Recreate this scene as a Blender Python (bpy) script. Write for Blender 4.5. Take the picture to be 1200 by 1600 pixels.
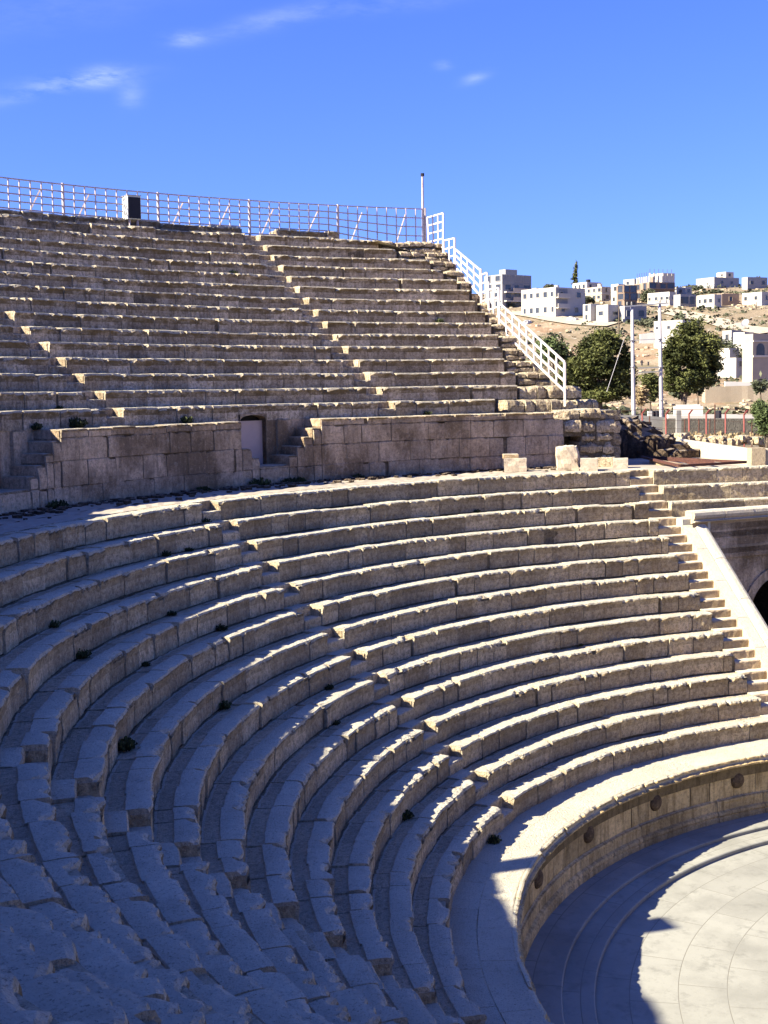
import bpy, math, random
from math import sin, cos, pi, radians as rad, degrees, sqrt, atan2, floor
from mathutils import Vector, noise as mn, Matrix
for o in list(bpy.data.objects): bpy.data.objects.remove(o, do_unlink=True)
SC = bpy.context.scene; COL = SC.collection
random.seed(7)

# ------------------------------------------------------------------ camera
CD, CZ, YAW, PIT, ROL, FPX = 21.5145, 7.9061, 3.7551, -0.0940, -0.01548, 2034.6
CAM = Vector((CD, 0, CZ))
FW = Vector((cos(PIT)*cos(YAW), cos(PIT)*sin(YAW), sin(PIT)))
_r = Vector((sin(YAW), -cos(YAW), 0)); _u = _r.cross(FW)
RT = _r*cos(ROL) + _u*sin(ROL); UP = -_r*sin(ROL) + _u*cos(ROL)
cd = bpy.data.cameras.new('camera'); cam = bpy.data.objects.new('camera', cd); COL.objects.link(cam)
M = Matrix((( RT.x, UP.x, -FW.x, CAM.x), (RT.y, UP.y, -FW.y, CAM.y), (RT.z, UP.z, -FW.z, CAM.z), (0, 0, 0, 1)))
cam.matrix_world = M
cd.sensor_fit = 'HORIZONTAL'; cd.sensor_width = 36; cd.lens = FPX/1200*36
cd.clip_start = 0.05; cd.clip_end = 6000
SC.camera = cam

# ------------------------------------------------------------------ sun, sky, exposure
SUN_AZ, SUN_EL = -36.3, 34.0
sd = bpy.data.lights.new('sun', 'SUN'); so = bpy.data.objects.new('sun', sd); COL.objects.link(so)
SV = Vector((cos(rad(SUN_AZ))*cos(rad(SUN_EL)), sin(rad(SUN_AZ))*cos(rad(SUN_EL)), sin(rad(SUN_EL))))
so.rotation_euler = SV.to_track_quat('Z', 'Y').to_euler()
so.location = SV*200
sd.energy = 5.0; sd.angle = rad(0.5); sd.color = (1.0, 0.915, 0.72)
world = bpy.data.worlds.new('World'); SC.world = world; world.use_nodes = True
SC.view_settings.view_transform = 'Standard'; SC.view_settings.look = 'None'
SC.view_settings.gamma = 1; SC.view_settings.exposure = 1.9

def build_world():
    nt = world.node_tree; nt.nodes.clear(); N = nt.nodes.new; L = nt.links.new
    out = N('ShaderNodeOutputWorld'); bg = N('ShaderNodeBackground'); bg.inputs[1].default_value = 0.05
    sky = N('ShaderNodeTexSky'); sky.sky_type = 'NISHITA'; sky.sun_disc = False
    sky.sun_elevation = rad(SUN_EL); sky.sun_rotation = rad(90-SUN_AZ)
    sky.altitude = 600; sky.air_density = 1.0; sky.dust_density = 1.0; sky.ozone_density = 3.5
    tint = N('ShaderNodeMix'); tint.data_type = 'RGBA'; tint.blend_type = 'MULTIPLY'
    tint.inputs[0].default_value = 1.0; tint.inputs[7].default_value = (0.50, 0.65, 1.42, 1)
    L(sky.outputs[0], tint.inputs[6])
    tc = N('ShaderNodeTexCoord')
    nz = N('ShaderNodeTexNoise'); nz.inputs['Scale'].default_value = 5; nz.inputs['Detail'].default_value = 9; nz.inputs['Roughness'].default_value = 0.62
    mp = N('ShaderNodeMapping'); mp.inputs['Scale'].default_value = (3, 3, 11); mp.inputs['Rotation'].default_value = (0.25, 0.1, 0)
    L(tc.outputs['Generated'], mp.inputs[0]); L(mp.outputs[0], nz.inputs[0])
    def m(op, a, b=None, c=None):
        n = N('ShaderNodeMath'); n.operation = op
        for i, v in enumerate((a, b, c)):
            if v is None: continue
            if hasattr(v, 'links') or hasattr(v, 'is_linked'): L(v, n.inputs[i])
            else: n.inputs[i].default_value = v
        return n.outputs[0]
    total = None
    # wisps: direction of the centre, half sizes along and across, slope, strength
    for px, py, su, sv, slope, st in [(125,125,.030,.0045,.15,.9),(165,120,.013,.005,.1,.9),(60,142,.03,.004,.3,.45),(205,150,.006,.008,-.9,.45),(292,60,.011,.004,.1,.9),
                                      (430,30,.035,.005,.25,.45),(600,8,.05,.005,.1,.3),(693,102,.005,.0025,0,.6),(742,122,.008,.003,.3,.5),(60,20,.08,.012,.2,.16)]:
        d = (FW + RT*(px-600)/FPX + UP*(800-py)/FPX).normalized()
        r0 = Vector((d.y, -d.x, 0)).normalized(); u0 = r0.cross(d)
        a = atan2(slope, 1); r1 = r0*cos(a)+u0*sin(a); u1 = -r0*sin(a)+u0*cos(a)
        def dot(v, off):
            n = N('ShaderNodeVectorMath'); n.operation = 'DOT_PRODUCT'; n.inputs[1].default_value = v
            L(tc.outputs['Generated'], n.inputs[0]); return n.outputs['Value']
        U = m('DIVIDE', dot(r1, 0), su); V = m('DIVIDE', dot(u1, 0), sv)
        rr = m('ADD', m('MULTIPLY', U, U), m('MULTIPLY', V, V))
        g = m('MULTIPLY', m('POWER', 2.718, m('MULTIPLY', rr, -0.7)), st)
        front = m('GREATER_THAN', dot(d, 0), 0.5)
        g = m('MULTIPLY', g, front)
        total = g if total is None else m('ADD', total, g)
    nn = N('ShaderNodeMapRange'); nn.inputs[1].default_value = 0.36; nn.inputs[2].default_value = 0.72
    L(nz.outputs[0], nn.inputs[0])
    fac = m('MULTIPLY', m('MULTIPLY', total, nn.outputs[0]), 0.32)
    mix = N('ShaderNodeMix'); mix.data_type = 'RGBA'; mix.inputs[7].default_value = (9, 9.6, 10.5, 1)
    L(fac, mix.inputs[0]); L(tint.outputs[2], mix.inputs[6]); L(mix.outputs[2], bg.inputs[0]); L(bg.outputs[0], out.inputs[0])
build_world()

# ------------------------------------------------------------------ helpers
def ray(px, py): return FW + RT*((px-600)/FPX) + UP*((800-py)/FPX)
def on_z(px, py, z): d = ray(px, py); return CAM + d*((z-CZ)/d.z)
def on_cyl(px, py, R):
    d = ray(px, py); a = d.x**2+d.y**2; b = 2*(CAM.x*d.x+CAM.y*d.y); c = CD*CD-R*R
    t = (-b+sqrt(max(b*b-4*a*c, 0)))/2/a; return CAM+d*t
def on_plane(px, py, phi):
    n = Vector((-sin(rad(phi)), cos(rad(phi)), 0)); d = ray(px, py); return CAM + d*(-CAM.dot(n)/d.dot(n))
def at_depth(px, py, t): return CAM + ray(px, py)*t
def pol(R, ph, z): return (R*cos(rad(ph)), R*sin(rad(ph)), z)
def tag(o, label=None, cat=None, group=None, kind=None):
    if label: o['label'] = label
    if cat: o['category'] = cat
    if group: o['group'] = group
    if kind: o['kind'] = kind
    return o
def empty(name, loc=(0, 0, 0)):
    o = bpy.data.objects.new(name, None); o.location = loc; COL.objects.link(o); return o
class MB:
    def __init__(s): s.v = []; s.f = []; s.tone = []; s.kind = []
    def face(s, idx, tone=.5, kind=1): s.f.append(idx); s.tone.append(tone); s.kind.append(kind)
    def add(s, vs): n = len(s.v); s.v.extend([tuple(v) for v in vs]); return n
    def grid(s, rows, tone=.5, kinds=None, kind=1):
        """rows: list of columns each a list of points"""
        n = len(rows[0]); b = s.add([p for r in rows for p in r])
        for i in range(len(rows)-1):
            for j in range(n-1):
                s.face((b+i*n+j, b+(i+1)*n+j, b+(i+1)*n+j+1, b+i*n+j+1), tone, kinds[j] if kinds else kind)
        return b
    def box(s, c, size, rz=0, tone=.5, kind=1, tilt=None):
        hx, hy, hz = size[0]/2, size[1]/2, size[2]/2; R = Matrix.Rotation(rz, 3, 'Z')
        if tilt: R = R @ Matrix.Rotation(tilt[0], 3, 'X') @ Matrix.Rotation(tilt[1], 3, 'Y')
        C = Vector(c)
        b = s.add([C + R @ Vector((x*hx, y*hy, z*hz)) for x in (-1, 1) for y in (-1, 1) for z in (-1, 1)])
        for q in ((0, 1, 3, 2), (4, 6, 7, 5), (0, 4, 5, 1), (2, 3, 7, 6), (0, 2, 6, 4), (1, 5, 7, 3)): s.face(tuple(b+i for i in q), tone, kind)
    def bar(s, a, b_, w, h=None, tone=.5, kind=1):
        a = Vector(a); b_ = Vector(b_); d = (b_-a); L = d.length
        if L < 1e-6: return
        d.normalize(); up = Vector((0, 0, 1)) if abs(d.z) < .95 else Vector((1, 0, 0))
        r = d.cross(up).normalized(); u = r.cross(d); h = h or w
        b = s.add([p + r*sx*w/2 + u*sy*h/2 for p in (a, b_) for sx, sy in ((-1, -1), (1, -1), (1, 1), (-1, 1))])
        for q in ((0, 1, 5, 4), (1, 2, 6, 5), (2, 3, 7, 6), (3, 0, 4, 7), (3, 2, 1, 0), (4, 5, 6, 7)): s.face(tuple(b+i for i in q), tone, kind)
    def tube(s, pts, rads, n=8, tone=.5):
        rings = []
        for i, p in enumerate(pts):
            p = Vector(p); q = Vector(pts[min(i+1, len(pts)-1)]); q0 = Vector(pts[max(i-1, 0)]); d = (q-q0).normalized()
            up = Vector((0, 0, 1)) if abs(d.z) < .9 else Vector((1, 0, 0)); r = d.cross(up).normalized(); u = r.cross(d)
            rings.append(s.add([p + (r*cos(2*pi*k/n) + u*sin(2*pi*k/n))*rads[i] for k in range(n)]))
        for a, b in zip(rings, rings[1:]):
            for k in range(n): s.face((a+k, a+(k+1) % n, b+(k+1) % n, b+k), tone)
        s.face(tuple(rings[0]+k for k in range(n))[::-1], tone); s.face(tuple(rings[-1]+k for k in range(n)), tone)
    def rock(s, c, size, rz=0, seed=0, n=4, rough=.12, tilt=None, tone=None, boxy=.75, kind=1):
        """worn stone: a cube grid pulled towards an ellipsoid and roughened"""
        R = Matrix.Rotation(rz, 3, 'Z')
        if tilt: R = R @ Matrix.Rotation(tilt[0], 3, 'X') @ Matrix.Rotation(tilt[1], 3, 'Y')
        C = Vector(c); S = Vector(size)/2; t = random.random() if tone is None else tone; ids = {}
        def vid(i, j, k):
            if (i, j, k) in ids: return ids[i, j, k]
            p = Vector((2*i/n-1, 2*j/n-1, 2*k/n-1)); m_ = max(abs(p.x), abs(p.y), abs(p.z))
            sph = p.normalized()*1.12; q = p*boxy + sph*(1-boxy)
            w = 1+rough*mn.noise(q*1.3+Vector((seed*7.1, seed*3.3, 0)))+rough*.5*mn.noise(q*3.7+Vector((seed, 0, seed)))
            q = Vector((q.x*S.x*w, q.y*S.y*w, q.z*S.z*w)); ids[i, j, k] = s.add([C + R @ q]); return ids[i, j, k]
        for a in range(n):
            for b in range(n):
                for e in (0, n):
                    s.face((vid(e, a, b), vid(e, a+1, b), vid(e, a+1, b+1), vid(e, a, b+1)), t, kind)
                    s.face((vid(a, e, b), vid(a+1, e, b), vid(a+1, e, b+1), vid(a, e, b+1)), t, kind)
                    s.face((vid(a, b, e), vid(a+1, b, e), vid(a+1, b+1, e), vid(a, b+1, e)), t, kind*(0 if e == n else 1))
    def build(s, name, mat, parent=None, smooth=False):
        me = bpy.data.meshes.new(name)
        ox = (0, 0, 0)
        if parent is not None:
            w = Vector((0, 0, 0)); p = parent
            while p is not None: w += Vector(p.location); p = p.parent
            ox = w
        me.from_pydata([(v[0]-ox[0], v[1]-ox[1], v[2]-ox[2]) for v in s.v], [], s.f)
        a = me.attributes.new('tone', 'FLOAT', 'FACE'); a.data.foreach_set('value', s.tone)
        a = me.attributes.new('kind', 'FLOAT', 'FACE'); a.data.foreach_set('value', [float(k) for k in s.kind])
        me.materials.append(mat)
        if smooth: me.polygons.foreach_set('use_smooth', [True]*len(me.polygons))
        o = bpy.data.objects.new(name, me); COL.objects.link(o)
        if parent is not None: o.parent = parent
        return o

# ------------------------------------------------------------------ materials
def mat_base(name, rough=.9, spec=.2):
    m = bpy.data.materials.new(name); m.use_nodes = True; nt = m.node_tree
    b = nt.nodes['Principled BSDF']; b.inputs['Roughness'].default_value = rough
    b.inputs['Specular IOR Level'].default_value = spec
    return m, nt, b
class G:
    def __init__(s, nt): s.nt = nt; s.N = nt.nodes.new; s.L = nt.links.new
    def put(s, sock, v):
        if hasattr(v, 'is_linked'): s.L(v, sock)
        else: sock.default_value = v
    def math(s, op, a, b=0., clamp=False):
        n = s.N('ShaderNodeMath'); n.operation = op; n.use_clamp = clamp; s.put(n.inputs[0], a); s.put(n.inputs[1], b); return n.outputs[0]
    def mix(s, f, a, b, mode='MIX'):
        n = s.N('ShaderNodeMix'); n.data_type = 'RGBA'; n.blend_type = mode
        s.put(n.inputs[0], f); s.put(n.inputs[6], a if hasattr(a, 'is_linked') else (*a, 1) if len(a) == 3 else a)
        s.put(n.inputs[7], b if hasattr(b, 'is_linked') else (*b, 1) if len(b) == 3 else b); return n.outputs[2]
    def rng(s, v, a, b, c=0., d=1.):
        n = s.N('ShaderNodeMapRange'); s.put(n.inputs[0], v)
        for i, x in enumerate((a, b, c, d)): n.inputs[i+1].default_value = x
        return n.outputs[0]
    def coord(s): return s.N('ShaderNodeTexCoord').outputs['Object']
    def pos(s): return s.N('ShaderNodeNewGeometry').outputs['Position']
    def mapv(s, v, sc): n = s.N('ShaderNodeMapping'); s.L(v, n.inputs[0]); n.inputs['Scale'].default_value = sc; return n.outputs[0]
    def noise(s, v, scale, det=6, rough=.6, dist=0):
        n = s.N('ShaderNodeTexNoise'); s.L(v, n.inputs['Vector']); n.inputs['Scale'].default_value = scale
        n.inputs['Detail'].default_value = det; n.inputs['Roughness'].default_value = rough; n.inputs['Distortion'].default_value = dist; return n.outputs[0]
    def vor(s, v, scale, feat='F1', out=0):
        n = s.N('ShaderNodeTexVoronoi'); s.L(v, n.inputs['Vector']); n.inputs['Scale'].default_value = scale; n.feature = feat; return n.outputs[out]
    def attr(s, name): n = s.N('ShaderNodeAttribute'); n.attribute_name = name; return n.outputs['Fac']
    def bump(s, h, b, strength=.4, dist=.02):
        n = s.N('ShaderNodeBump'); n.inputs['Strength'].default_value = strength; n.inputs['Distance'].default_value = dist
        s.L(h, n.inputs['Height']); s.L(n.outputs[0], b.inputs['Normal'])
def stone(name, top, face, dark, stain=.5, black=.3, bump=.5, streak=1.0, white=.25, mott=.75, lich=(.14, .095, .04), tv=.62, big=0):
    """top: worn walked-on surface; face: patina of upright faces; dark: lichen and run-off stains"""
    m, nt, b = mat_base(name, .92, .15); g = G(nt); P = g.pos()
    tone = g.attr('tone'); kind = g.attr('kind')
    n1 = g.noise(P, 1.1, 7, .62); n2 = g.noise(P, 5.5, 8, .65); n3 = g.noise(P, 26, 6, .7)
    st = g.noise(g.mapv(P, (9, 9, 1.1)), 1.0, 6, .6)
    dk = lambda c, k: tuple(x*k for x in c)
    t = g.mix(g.rng(n1, .3, .7), dk(top, .86), dk(top, 1.1))
    t = g.mix(g.math('MULTIPLY', g.rng(n2, .52, .70), .38), t, dk(top, .5))
    t = g.mix(g.rng(tone, 0, 1, 0, .35), t, dk(top, .74))
    f = g.mix(tone, dk(face, tv), dk(face, 1.22 if tv < .8 else 1.1))
    if big: f = g.mix(g.math('MULTIPLY', g.rng(g.noise(g.mapv(P, (1, 1, .7)), .62, 8, .62), .46, .58), big), f, dark)
    f = g.mix(g.math('MULTIPLY', g.rng(n1, .38, .68), stain), f, dark)
    f = g.mix(g.math('MULTIPLY', g.rng(st, .48, .68), stain*streak), f, dk(dark, .8))
    f = g.mix(g.math('MULTIPLY', g.rng(n2, .58, .70), white), f, dk(top, 1.0))
    mot = g.noise(P, 13, 9, .75); pit = g.noise(P, 38, 5, .7)
    f = g.mix(g.math('MULTIPLY', g.rng(mot, .47, .60), mott), f, dk(dark, .75))
    f = g.mix(g.math('MULTIPLY', g.rng(mot, .44, .34), mott*.55), f, dk(face, 1.45))
    f = g.mix(g.math('MULTIPLY', g.rng(pit, .56, .66), mott*.8), f, (.03, .024, .018))
    t = g.mix(g.math('MULTIPLY', g.rng(mot, .53, .63), .22), t, dk(top, .45))
    t = g.mix(g.math('MULTIPLY', g.rng(pit, .57, .64), .65), t, dk(top, .22))
    band = g.math('MULTIPLY', g.rng(kind, 1.0, 1.3), g.rng(kind, 1.5, 1.35))
    band = g.math('MULTIPLY', band, g.rng(g.noise(g.mapv(P, (2.6, 2.6, 5)), 1.0, 7, .7), .36, .56))
    f = g.mix(g.math('MULTIPLY', band, .88), f, lich)
    c = g.mix(g.math('MINIMUM', kind, 1.0), t, f)
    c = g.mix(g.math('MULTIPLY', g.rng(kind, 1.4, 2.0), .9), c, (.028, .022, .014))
    bl = g.math('MULTIPLY', g.rng(g.noise(P, 3.2, 10, .72), .60, .68), black)
    c = g.mix(bl, c, (.028, .025, .02))
    c = g.mix(g.math('MULTIPLY', g.rng(n3, .56, .7), .35), c, dk(dark, .5))
    g.L(c, b.inputs['Base Color'])
    pits = g.vor(P, 34); h = g.math('ADD', g.math('MULTIPLY', n3, .7), g.math('ADD', g.math('MULTIPLY', n2, 1.0), g.math('MULTIPLY', g.rng(pits, 0, .35), .35)))
    h = g.math('ADD', h, g.math('MULTIPLY', mot, 1.4)); g.bump(h, b, bump, .06)
    return m
M_low = stone('limestone_lower', (.60, .55, .43), (.68, .54, .34), (.25, .175, .10), .38, .26, .8, 1.0, .25, .62)
M_up = stone('limestone_upper', (.52, .465, .35), (.68, .55, .39), (.17, .115, .06), .62, .32, .7, 1.0, .3, .6)
M_wall = stone('limestone_wall', (.50, .45, .34), (.72, .54, .36), (.17, .115, .065), .55, .2, .7, .8, .45, .38, tv=.84, big=.8)
M_pod = stone('limestone_podium', (.48, .44, .33), (.64, .47, .23), (.19, .13, .055), .55, .25, .35, 1.4, .25, .35)
M_new = stone('limestone_restored', (.54, .50, .40), (.42, .31, .19), (.22, .15, .085), .4, .08, .3, .6, .25, .35)
M_block = stone('fallen_block_stone', (.46, .42, .34), (.44, .37, .29), (.26, .19, .13), .3, .06, .3, .4, .3, .3)
M_rough = stone('rubble_masonry', (.50, .45, .34), (.62, .50, .34), (.20, .14, .08), .4, .25, .8)
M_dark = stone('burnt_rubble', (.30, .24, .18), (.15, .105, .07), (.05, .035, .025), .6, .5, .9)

def pave(name, base, joint, w, hgt, polar=False):
    m, nt, b = mat_base(name, .85, .25); g = G(nt); P = g.pos()
    if polar:
        sp = g.N('ShaderNodeSeparateXYZ'); g.L(P, sp.inputs[0])
        ang = g.math('ARCTAN2', sp.outputs[1], sp.outputs[0])
        rr = g.math('SQRT', g.math('ADD', g.math('MULTIPLY', sp.outputs[0], sp.outputs[0]), g.math('MULTIPLY', sp.outputs[1], sp.outputs[1])))
        cb = g.N('ShaderNodeCombineXYZ'); g.L(g.math('MULTIPLY', ang, 8.0), cb.inputs[0]); g.L(rr, cb.inputs[1]); v = cb.outputs[0]
    else: v = P
    nzv = g.N('ShaderNodeTexNoise'); nzv.inputs['Scale'].default_value = 1.5
    br = g.N('ShaderNodeTexBrick'); br.offset = .43; g.L(v, br.inputs['Vector'])
    br.inputs['Scale'].default_value = 1; br.inputs['Brick Width'].default_value = w; br.inputs['Row Height'].default_value = hgt
    br.inputs['Mortar Size'].default_value = .009; br.inputs['Mortar Smooth'].default_value = .35
    br.inputs['Color1'].default_value = (*[x*.92 for x in base], 1); br.inputs['Color2'].default_value = (*[x*1.06 for x in base], 1)
    br.inputs['Mortar'].default_value = (*joint, 1); br.inputs['Bias'].default_value = 0
    n1 = g.noise(P, .9, 8, .65); n2 = g.noise(P, 14, 6, .7)
    c = g.mix(g.math('MULTIPLY', g.rng(n1, .42, .66), .75), br.outputs[0], tuple(x*.70 for x in base))
    c = g.mix(g.math('MULTIPLY', g.rng(g.noise(P, 3.1, 9, .7), .53, .66), .5), c, tuple(x*.55 for x in base))
    c = g.mix(g.math('MULTIPLY', g.rng(n2, .58, .72), .3), c, tuple(x*.5 for x in base))
    g.L(c, b.inputs['Base Color'])
    g.bump(g.math('ADD', g.math('MULTIPLY', br.outputs[1], -1.0), g.math('MULTIPLY', n2, .5)), b, .25, .02)
    return m
M_floor = pave('orchestra_paving', (.275, .27, .232), (.17, .16, .13), 1.5, .74, True)
M_terr = pave('terrace_earth', (.36, .31, .245), (.3, .25, .19), .9, .7, True)

def plain(name, col, rough=.6, metal=0, var=.15, scale=6, spec=.3, rust=None, bump=0):
    m, nt, b = mat_base(name, rough, spec); g = G(nt); P = g.pos(); b.inputs['Metallic'].default_value = metal
    n = g.noise(P, scale, 6, .65)
    c = g.mix(g.rng(n, .3, .7), tuple(x*(1-var) for x in col), tuple(min(x*(1+var), 1) for x in col))
    if rust: c = g.mix(g.math('MULTIPLY', g.rng(g.noise(P, scale*2.3, 8, .7), .5, .64), rust[1]), c, rust[0])
    g.L(c, b.inputs['Base Color'])
    if bump: g.bump(n, b, bump, .02)
    return m
M_paint = plain('weathered_rail_paint', (.42, .36, .365), .5, 0, .12, 5, rust=((.23, .10, .06), .55))
M_white = plain('white_rail_paint', (.56, .50, .46), .45, 0, .06, 5, rust=((.35, .2, .13), .35))
M_rust = plain('rusty_steel', (.07, .028, .02), .8, .1, .4, 9)
M_redpaint = plain('red_paint', (.20, .05, .04), .6, 0, .25, 6)
M_black = plain('black_cloth', (.012, .012, .02), .8, 0, .3, 30)
M_ply = plain('cabinet_white', (.62, .60, .50), .6, 0, .1, 8)
M_concp = plain('pole_concrete', (.36, .34, .345), .8, 0, .12, 3, bump=.1)
M_conc = plain('concrete', (.21, .20, .185), .85, 0, .18, 2, bump=.1)
M_steel = plain('galvanised_steel', (.30, .30, .31), .5, .6, .15, 6)
M_door = plain('door_leaf', (.46, .35, .31), .7, 0, .07, 3)
M_void = plain('dark_interior', (.02, .018, .015), .95)
M_wood = plain('bark', (.10, .075, .055), .95, 0, .3, 5, bump=.4)
M_glass = plain('window_glass', (.035, .04, .05), .2, 0, .3, 1, .5)
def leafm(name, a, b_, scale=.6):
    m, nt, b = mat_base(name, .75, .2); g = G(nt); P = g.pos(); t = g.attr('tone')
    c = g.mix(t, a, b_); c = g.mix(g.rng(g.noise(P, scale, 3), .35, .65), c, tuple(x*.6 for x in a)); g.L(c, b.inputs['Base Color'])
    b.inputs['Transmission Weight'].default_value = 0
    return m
M_pine = leafm('pine_needles', (.045, .056, .015), (.16, .165, .048))
M_olive = leafm('olive_leaves', (.06, .07, .04), (.13, .135, .08))
M_bush = leafm('shrub_leaves', (.07, .10, .035), (.13, .16, .06))
M_weed = leafm('weed_leaves', (.03, .038, .014), (.085, .10, .035))
M_dry = leafm('dry_grass', (.30, .22, .12), (.42, .33, .19))

def ground_mat():
    m, nt, b = mat_base('dry_hillside', .95, .1); g = G(nt); P = g.pos()
    n1 = g.noise(P, .035, 8, .62); n2 = g.noise(P, .22, 8, .65); n3 = g.noise(P, 1.6, 6, .7)
    c = g.mix(g.rng(n1, .35, .62), (.20, .152, .10), (.30, .24, .165))
    c = g.mix(g.math('MULTIPLY', g.rng(n2, .46, .62), .55), c, (.105, .095, .05))
    c = g.mix(g.math('MULTIPLY', g.rng(n1, .5, .56), g.math('MULTIPLY', g.rng(n2, .42, .52), .5)), c, (.27, .15, .09))
    v = g.vor(P, .55); c = g.mix(g.math('MULTIPLY', g.rng(v, .26, .16), g.rng(n2, .44, .56)), c, (.42, .39, .33))
    c = g.mix(g.math('MULTIPLY', g.rng(n3, .56, .68), .6), c, (.07, .065, .035))
    g.L(c, b.inputs['Base Color']); g.bump(g.math('ADD', n3, n2), b, .6, .4); return m
M_ground = ground_mat()
M_road = plain('pale_dirt_road', (.36, .30, .225), .95, 0, .12, .3)

# ------------------------------------------------------------------ theatre dimensions
H = .40; RP = 10.531; WALK = 1.027; T = .5496
def low_R(i): return RP+WALK+(14-i)*T           # row 1 is the highest
def low_z(i): return (15-i)*H
HU = .402; TU = .7028; ZU = 7.1705; RU = 21.309
def up_R(k): return RU+k*TU
def up_z(k): return ZU+k*HU
TERR = 5.57
theatre = tag(empty('roman_theatre'), 'ancient stone theatre with curved seating rows rising above its paved orchestra', 'theatre')

def arc_blocks(mb, ph0, ph1, R, z, prof, seed, wmin=.55, wmax=1.25, step=.07, A=.05, gap=.016, jit=.012, holes=.03, mass=None, capz=None, rough=.011):
    """ph0 > ph1 (degrees). prof: list of (dr, dz, erosion weight inward, erosion weight downward, kind)"""
    rg = random.Random(seed); kinds = [p[4] for p in prof]
    s0 = -rad(ph0)*R; s1 = -rad(ph1)*R; s = s0; bi = 0
    while s < s1-1e-4:
        w = rg.uniform(wmin, wmax)
        if s+w > s1-.35*wmin: w = s1-s
        gj = gap*rg.choice((.4, .8, 1, 1.2, 2.2)) if gap > .01 else gap
        a, b = s+gj/2, s+w-gj/2
        if rg.random() < holes: b -= rg.uniform(.04, .12)
        big = 2.6 if rg.random() < .1 else 1
        jr, jz, yw = rg.uniform(-jit, jit)*big, rg.uniform(-jit, jit)*.8*big, rg.uniform(-1, 1)*jit
        wear = rg.choice((.35, .6, .8, 1.0, 1.3, 1.9)); tone = rg.random()
        ca = rg.uniform(.04, .13)*(rg.random() < .4); cb = rg.uniform(.04, .13)*(rg.random() < .4); cl = rg.uniform(.08, .22)
        if rg.random() < .06: cb = max(cb, .17); cl = .3
        n = max(1, int((b-a)/step+.5)); cols = []
        for i in range(n+1):
            t = i/n; ss = a+(b-a)*t; th = -ss/R; c_, s_ = cos(th), sin(th)
            e = A*wear*(.7*max(0, mn.noise(Vector((ss*1.9, seed*3.7, 0)))+.2)+1.3*max(0, mn.noise(Vector((ss*6.3, seed*1.7, 5)))-.12)*2 + .8*abs(mn.noise(Vector((ss*15, seed*2.3, 9)))))
            if A > 0: e += (A/.05)*(ca*max(0, 1-(ss-a)/cl)+cb*max(0, 1-(b-ss)/cl))
            e = min(e, .16)
            col = []
            for dr, dz, wi, wd, kk in prof:
                rr = R+dr+jr+yw*(t-.5)*2+e*wi; zz = z+dz+jz-e*wd
                x, y = rr*c_, rr*s_
                if rough:
                    q = Vector((x*6, y*6, zz*6)); d = rough*mn.noise(q)+rough*.6*mn.noise(q*2.7)
                    x += d*c_; y += d*s_; zz += d*.6
                col.append((x, y, zz))
            cols.append(col)
        b0 = mb.grid(cols, tone, kinds); m = len(prof)
        # end caps
        for ci in (0, n):
            idx = [b0+ci*m+j for j in range(m)]
            last = cols[ci][-1]; first = cols[ci][0]
            e1 = mb.add([(last[0], last[1], first[2])]); mb.face(tuple(idx+[e1]), tone, .6)
        s += w; bi += 1
    if mass:   # plain backing so that open joints show stone, not sky
        inset, back, drop, zb = mass; cols = []
        n = max(2, int((s1-s0)/.35))
        for i in range(n+1):
            ss = s0+(s1-s0)*i/n; th = -ss/R
            cols.append([((R+q)*cos(th), (R+q)*sin(th), zz) for q, zz in ((inset, zb), (inset, z-drop), (back, z-drop), (back, zb))])
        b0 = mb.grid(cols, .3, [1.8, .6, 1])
        for ci in (0, n): mb.face(tuple(b0+ci*4+j for j in range(4)), .3, 1)
def seat_profile(h, t, nose=.018, foot=.55, r=.035, bk=1):
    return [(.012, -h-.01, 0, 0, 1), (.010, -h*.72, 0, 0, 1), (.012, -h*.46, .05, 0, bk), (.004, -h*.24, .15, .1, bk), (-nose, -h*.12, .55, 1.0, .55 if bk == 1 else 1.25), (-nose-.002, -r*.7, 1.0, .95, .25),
            (-nose+r*.45, -.003, 1.0, .35, 0), (.055, 0, .9, .05, 0), (.16, 0, .1, 0, 0), (t*foot, -.004, 0, 0, 0), (t*foot+.012, -.032, 0, 0, .6), (t-.045, -.036, 0, 0, .1), (t-.01, -.034, 0, 0, 1.7), (t+.03, -.03, 0, 0, 1), (t+.03, -.08, 0, 0, 1)]  # soil strip at the tread's back also paints in the blacker base-line shadow

# aisles: angle of the far (more negative) edge, width in metres
def a1R(R): return -86.9+(18.7-R)*.36
def a1L(R): return a1R(R)+degrees(.58/R)
def a2R(R): return -43.2+(16-R)*.25
def a2L(R): return a2R(R)+degrees(.72/R)
EDGE = -129.35
def rsL(R): return EDGE+degrees(.68/R)
seats_low = []
for i in range(1, 15):
    R, z = low_R(i), low_z(i); t = T if i > 1 else .62
    pr = seat_profile(H, t, bk=1.14)
    for w, (pa, pb, st) in enumerate([(a1R(R), rsL(R), .055), (a2R(R), a1L(R), .05), (-4.0, a2L(R), .05)]):
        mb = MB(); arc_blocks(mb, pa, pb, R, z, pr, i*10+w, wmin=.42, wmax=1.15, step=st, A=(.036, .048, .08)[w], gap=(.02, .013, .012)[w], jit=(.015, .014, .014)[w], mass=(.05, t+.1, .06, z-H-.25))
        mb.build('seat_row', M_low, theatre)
# seating beyond the near stair, outside the view
mb = MB()
for i in range(1, 15):
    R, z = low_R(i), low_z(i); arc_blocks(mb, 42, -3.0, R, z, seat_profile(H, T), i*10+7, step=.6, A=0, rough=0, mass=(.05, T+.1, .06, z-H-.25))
mb.build('seating_block', M_low, theatre)
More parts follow.
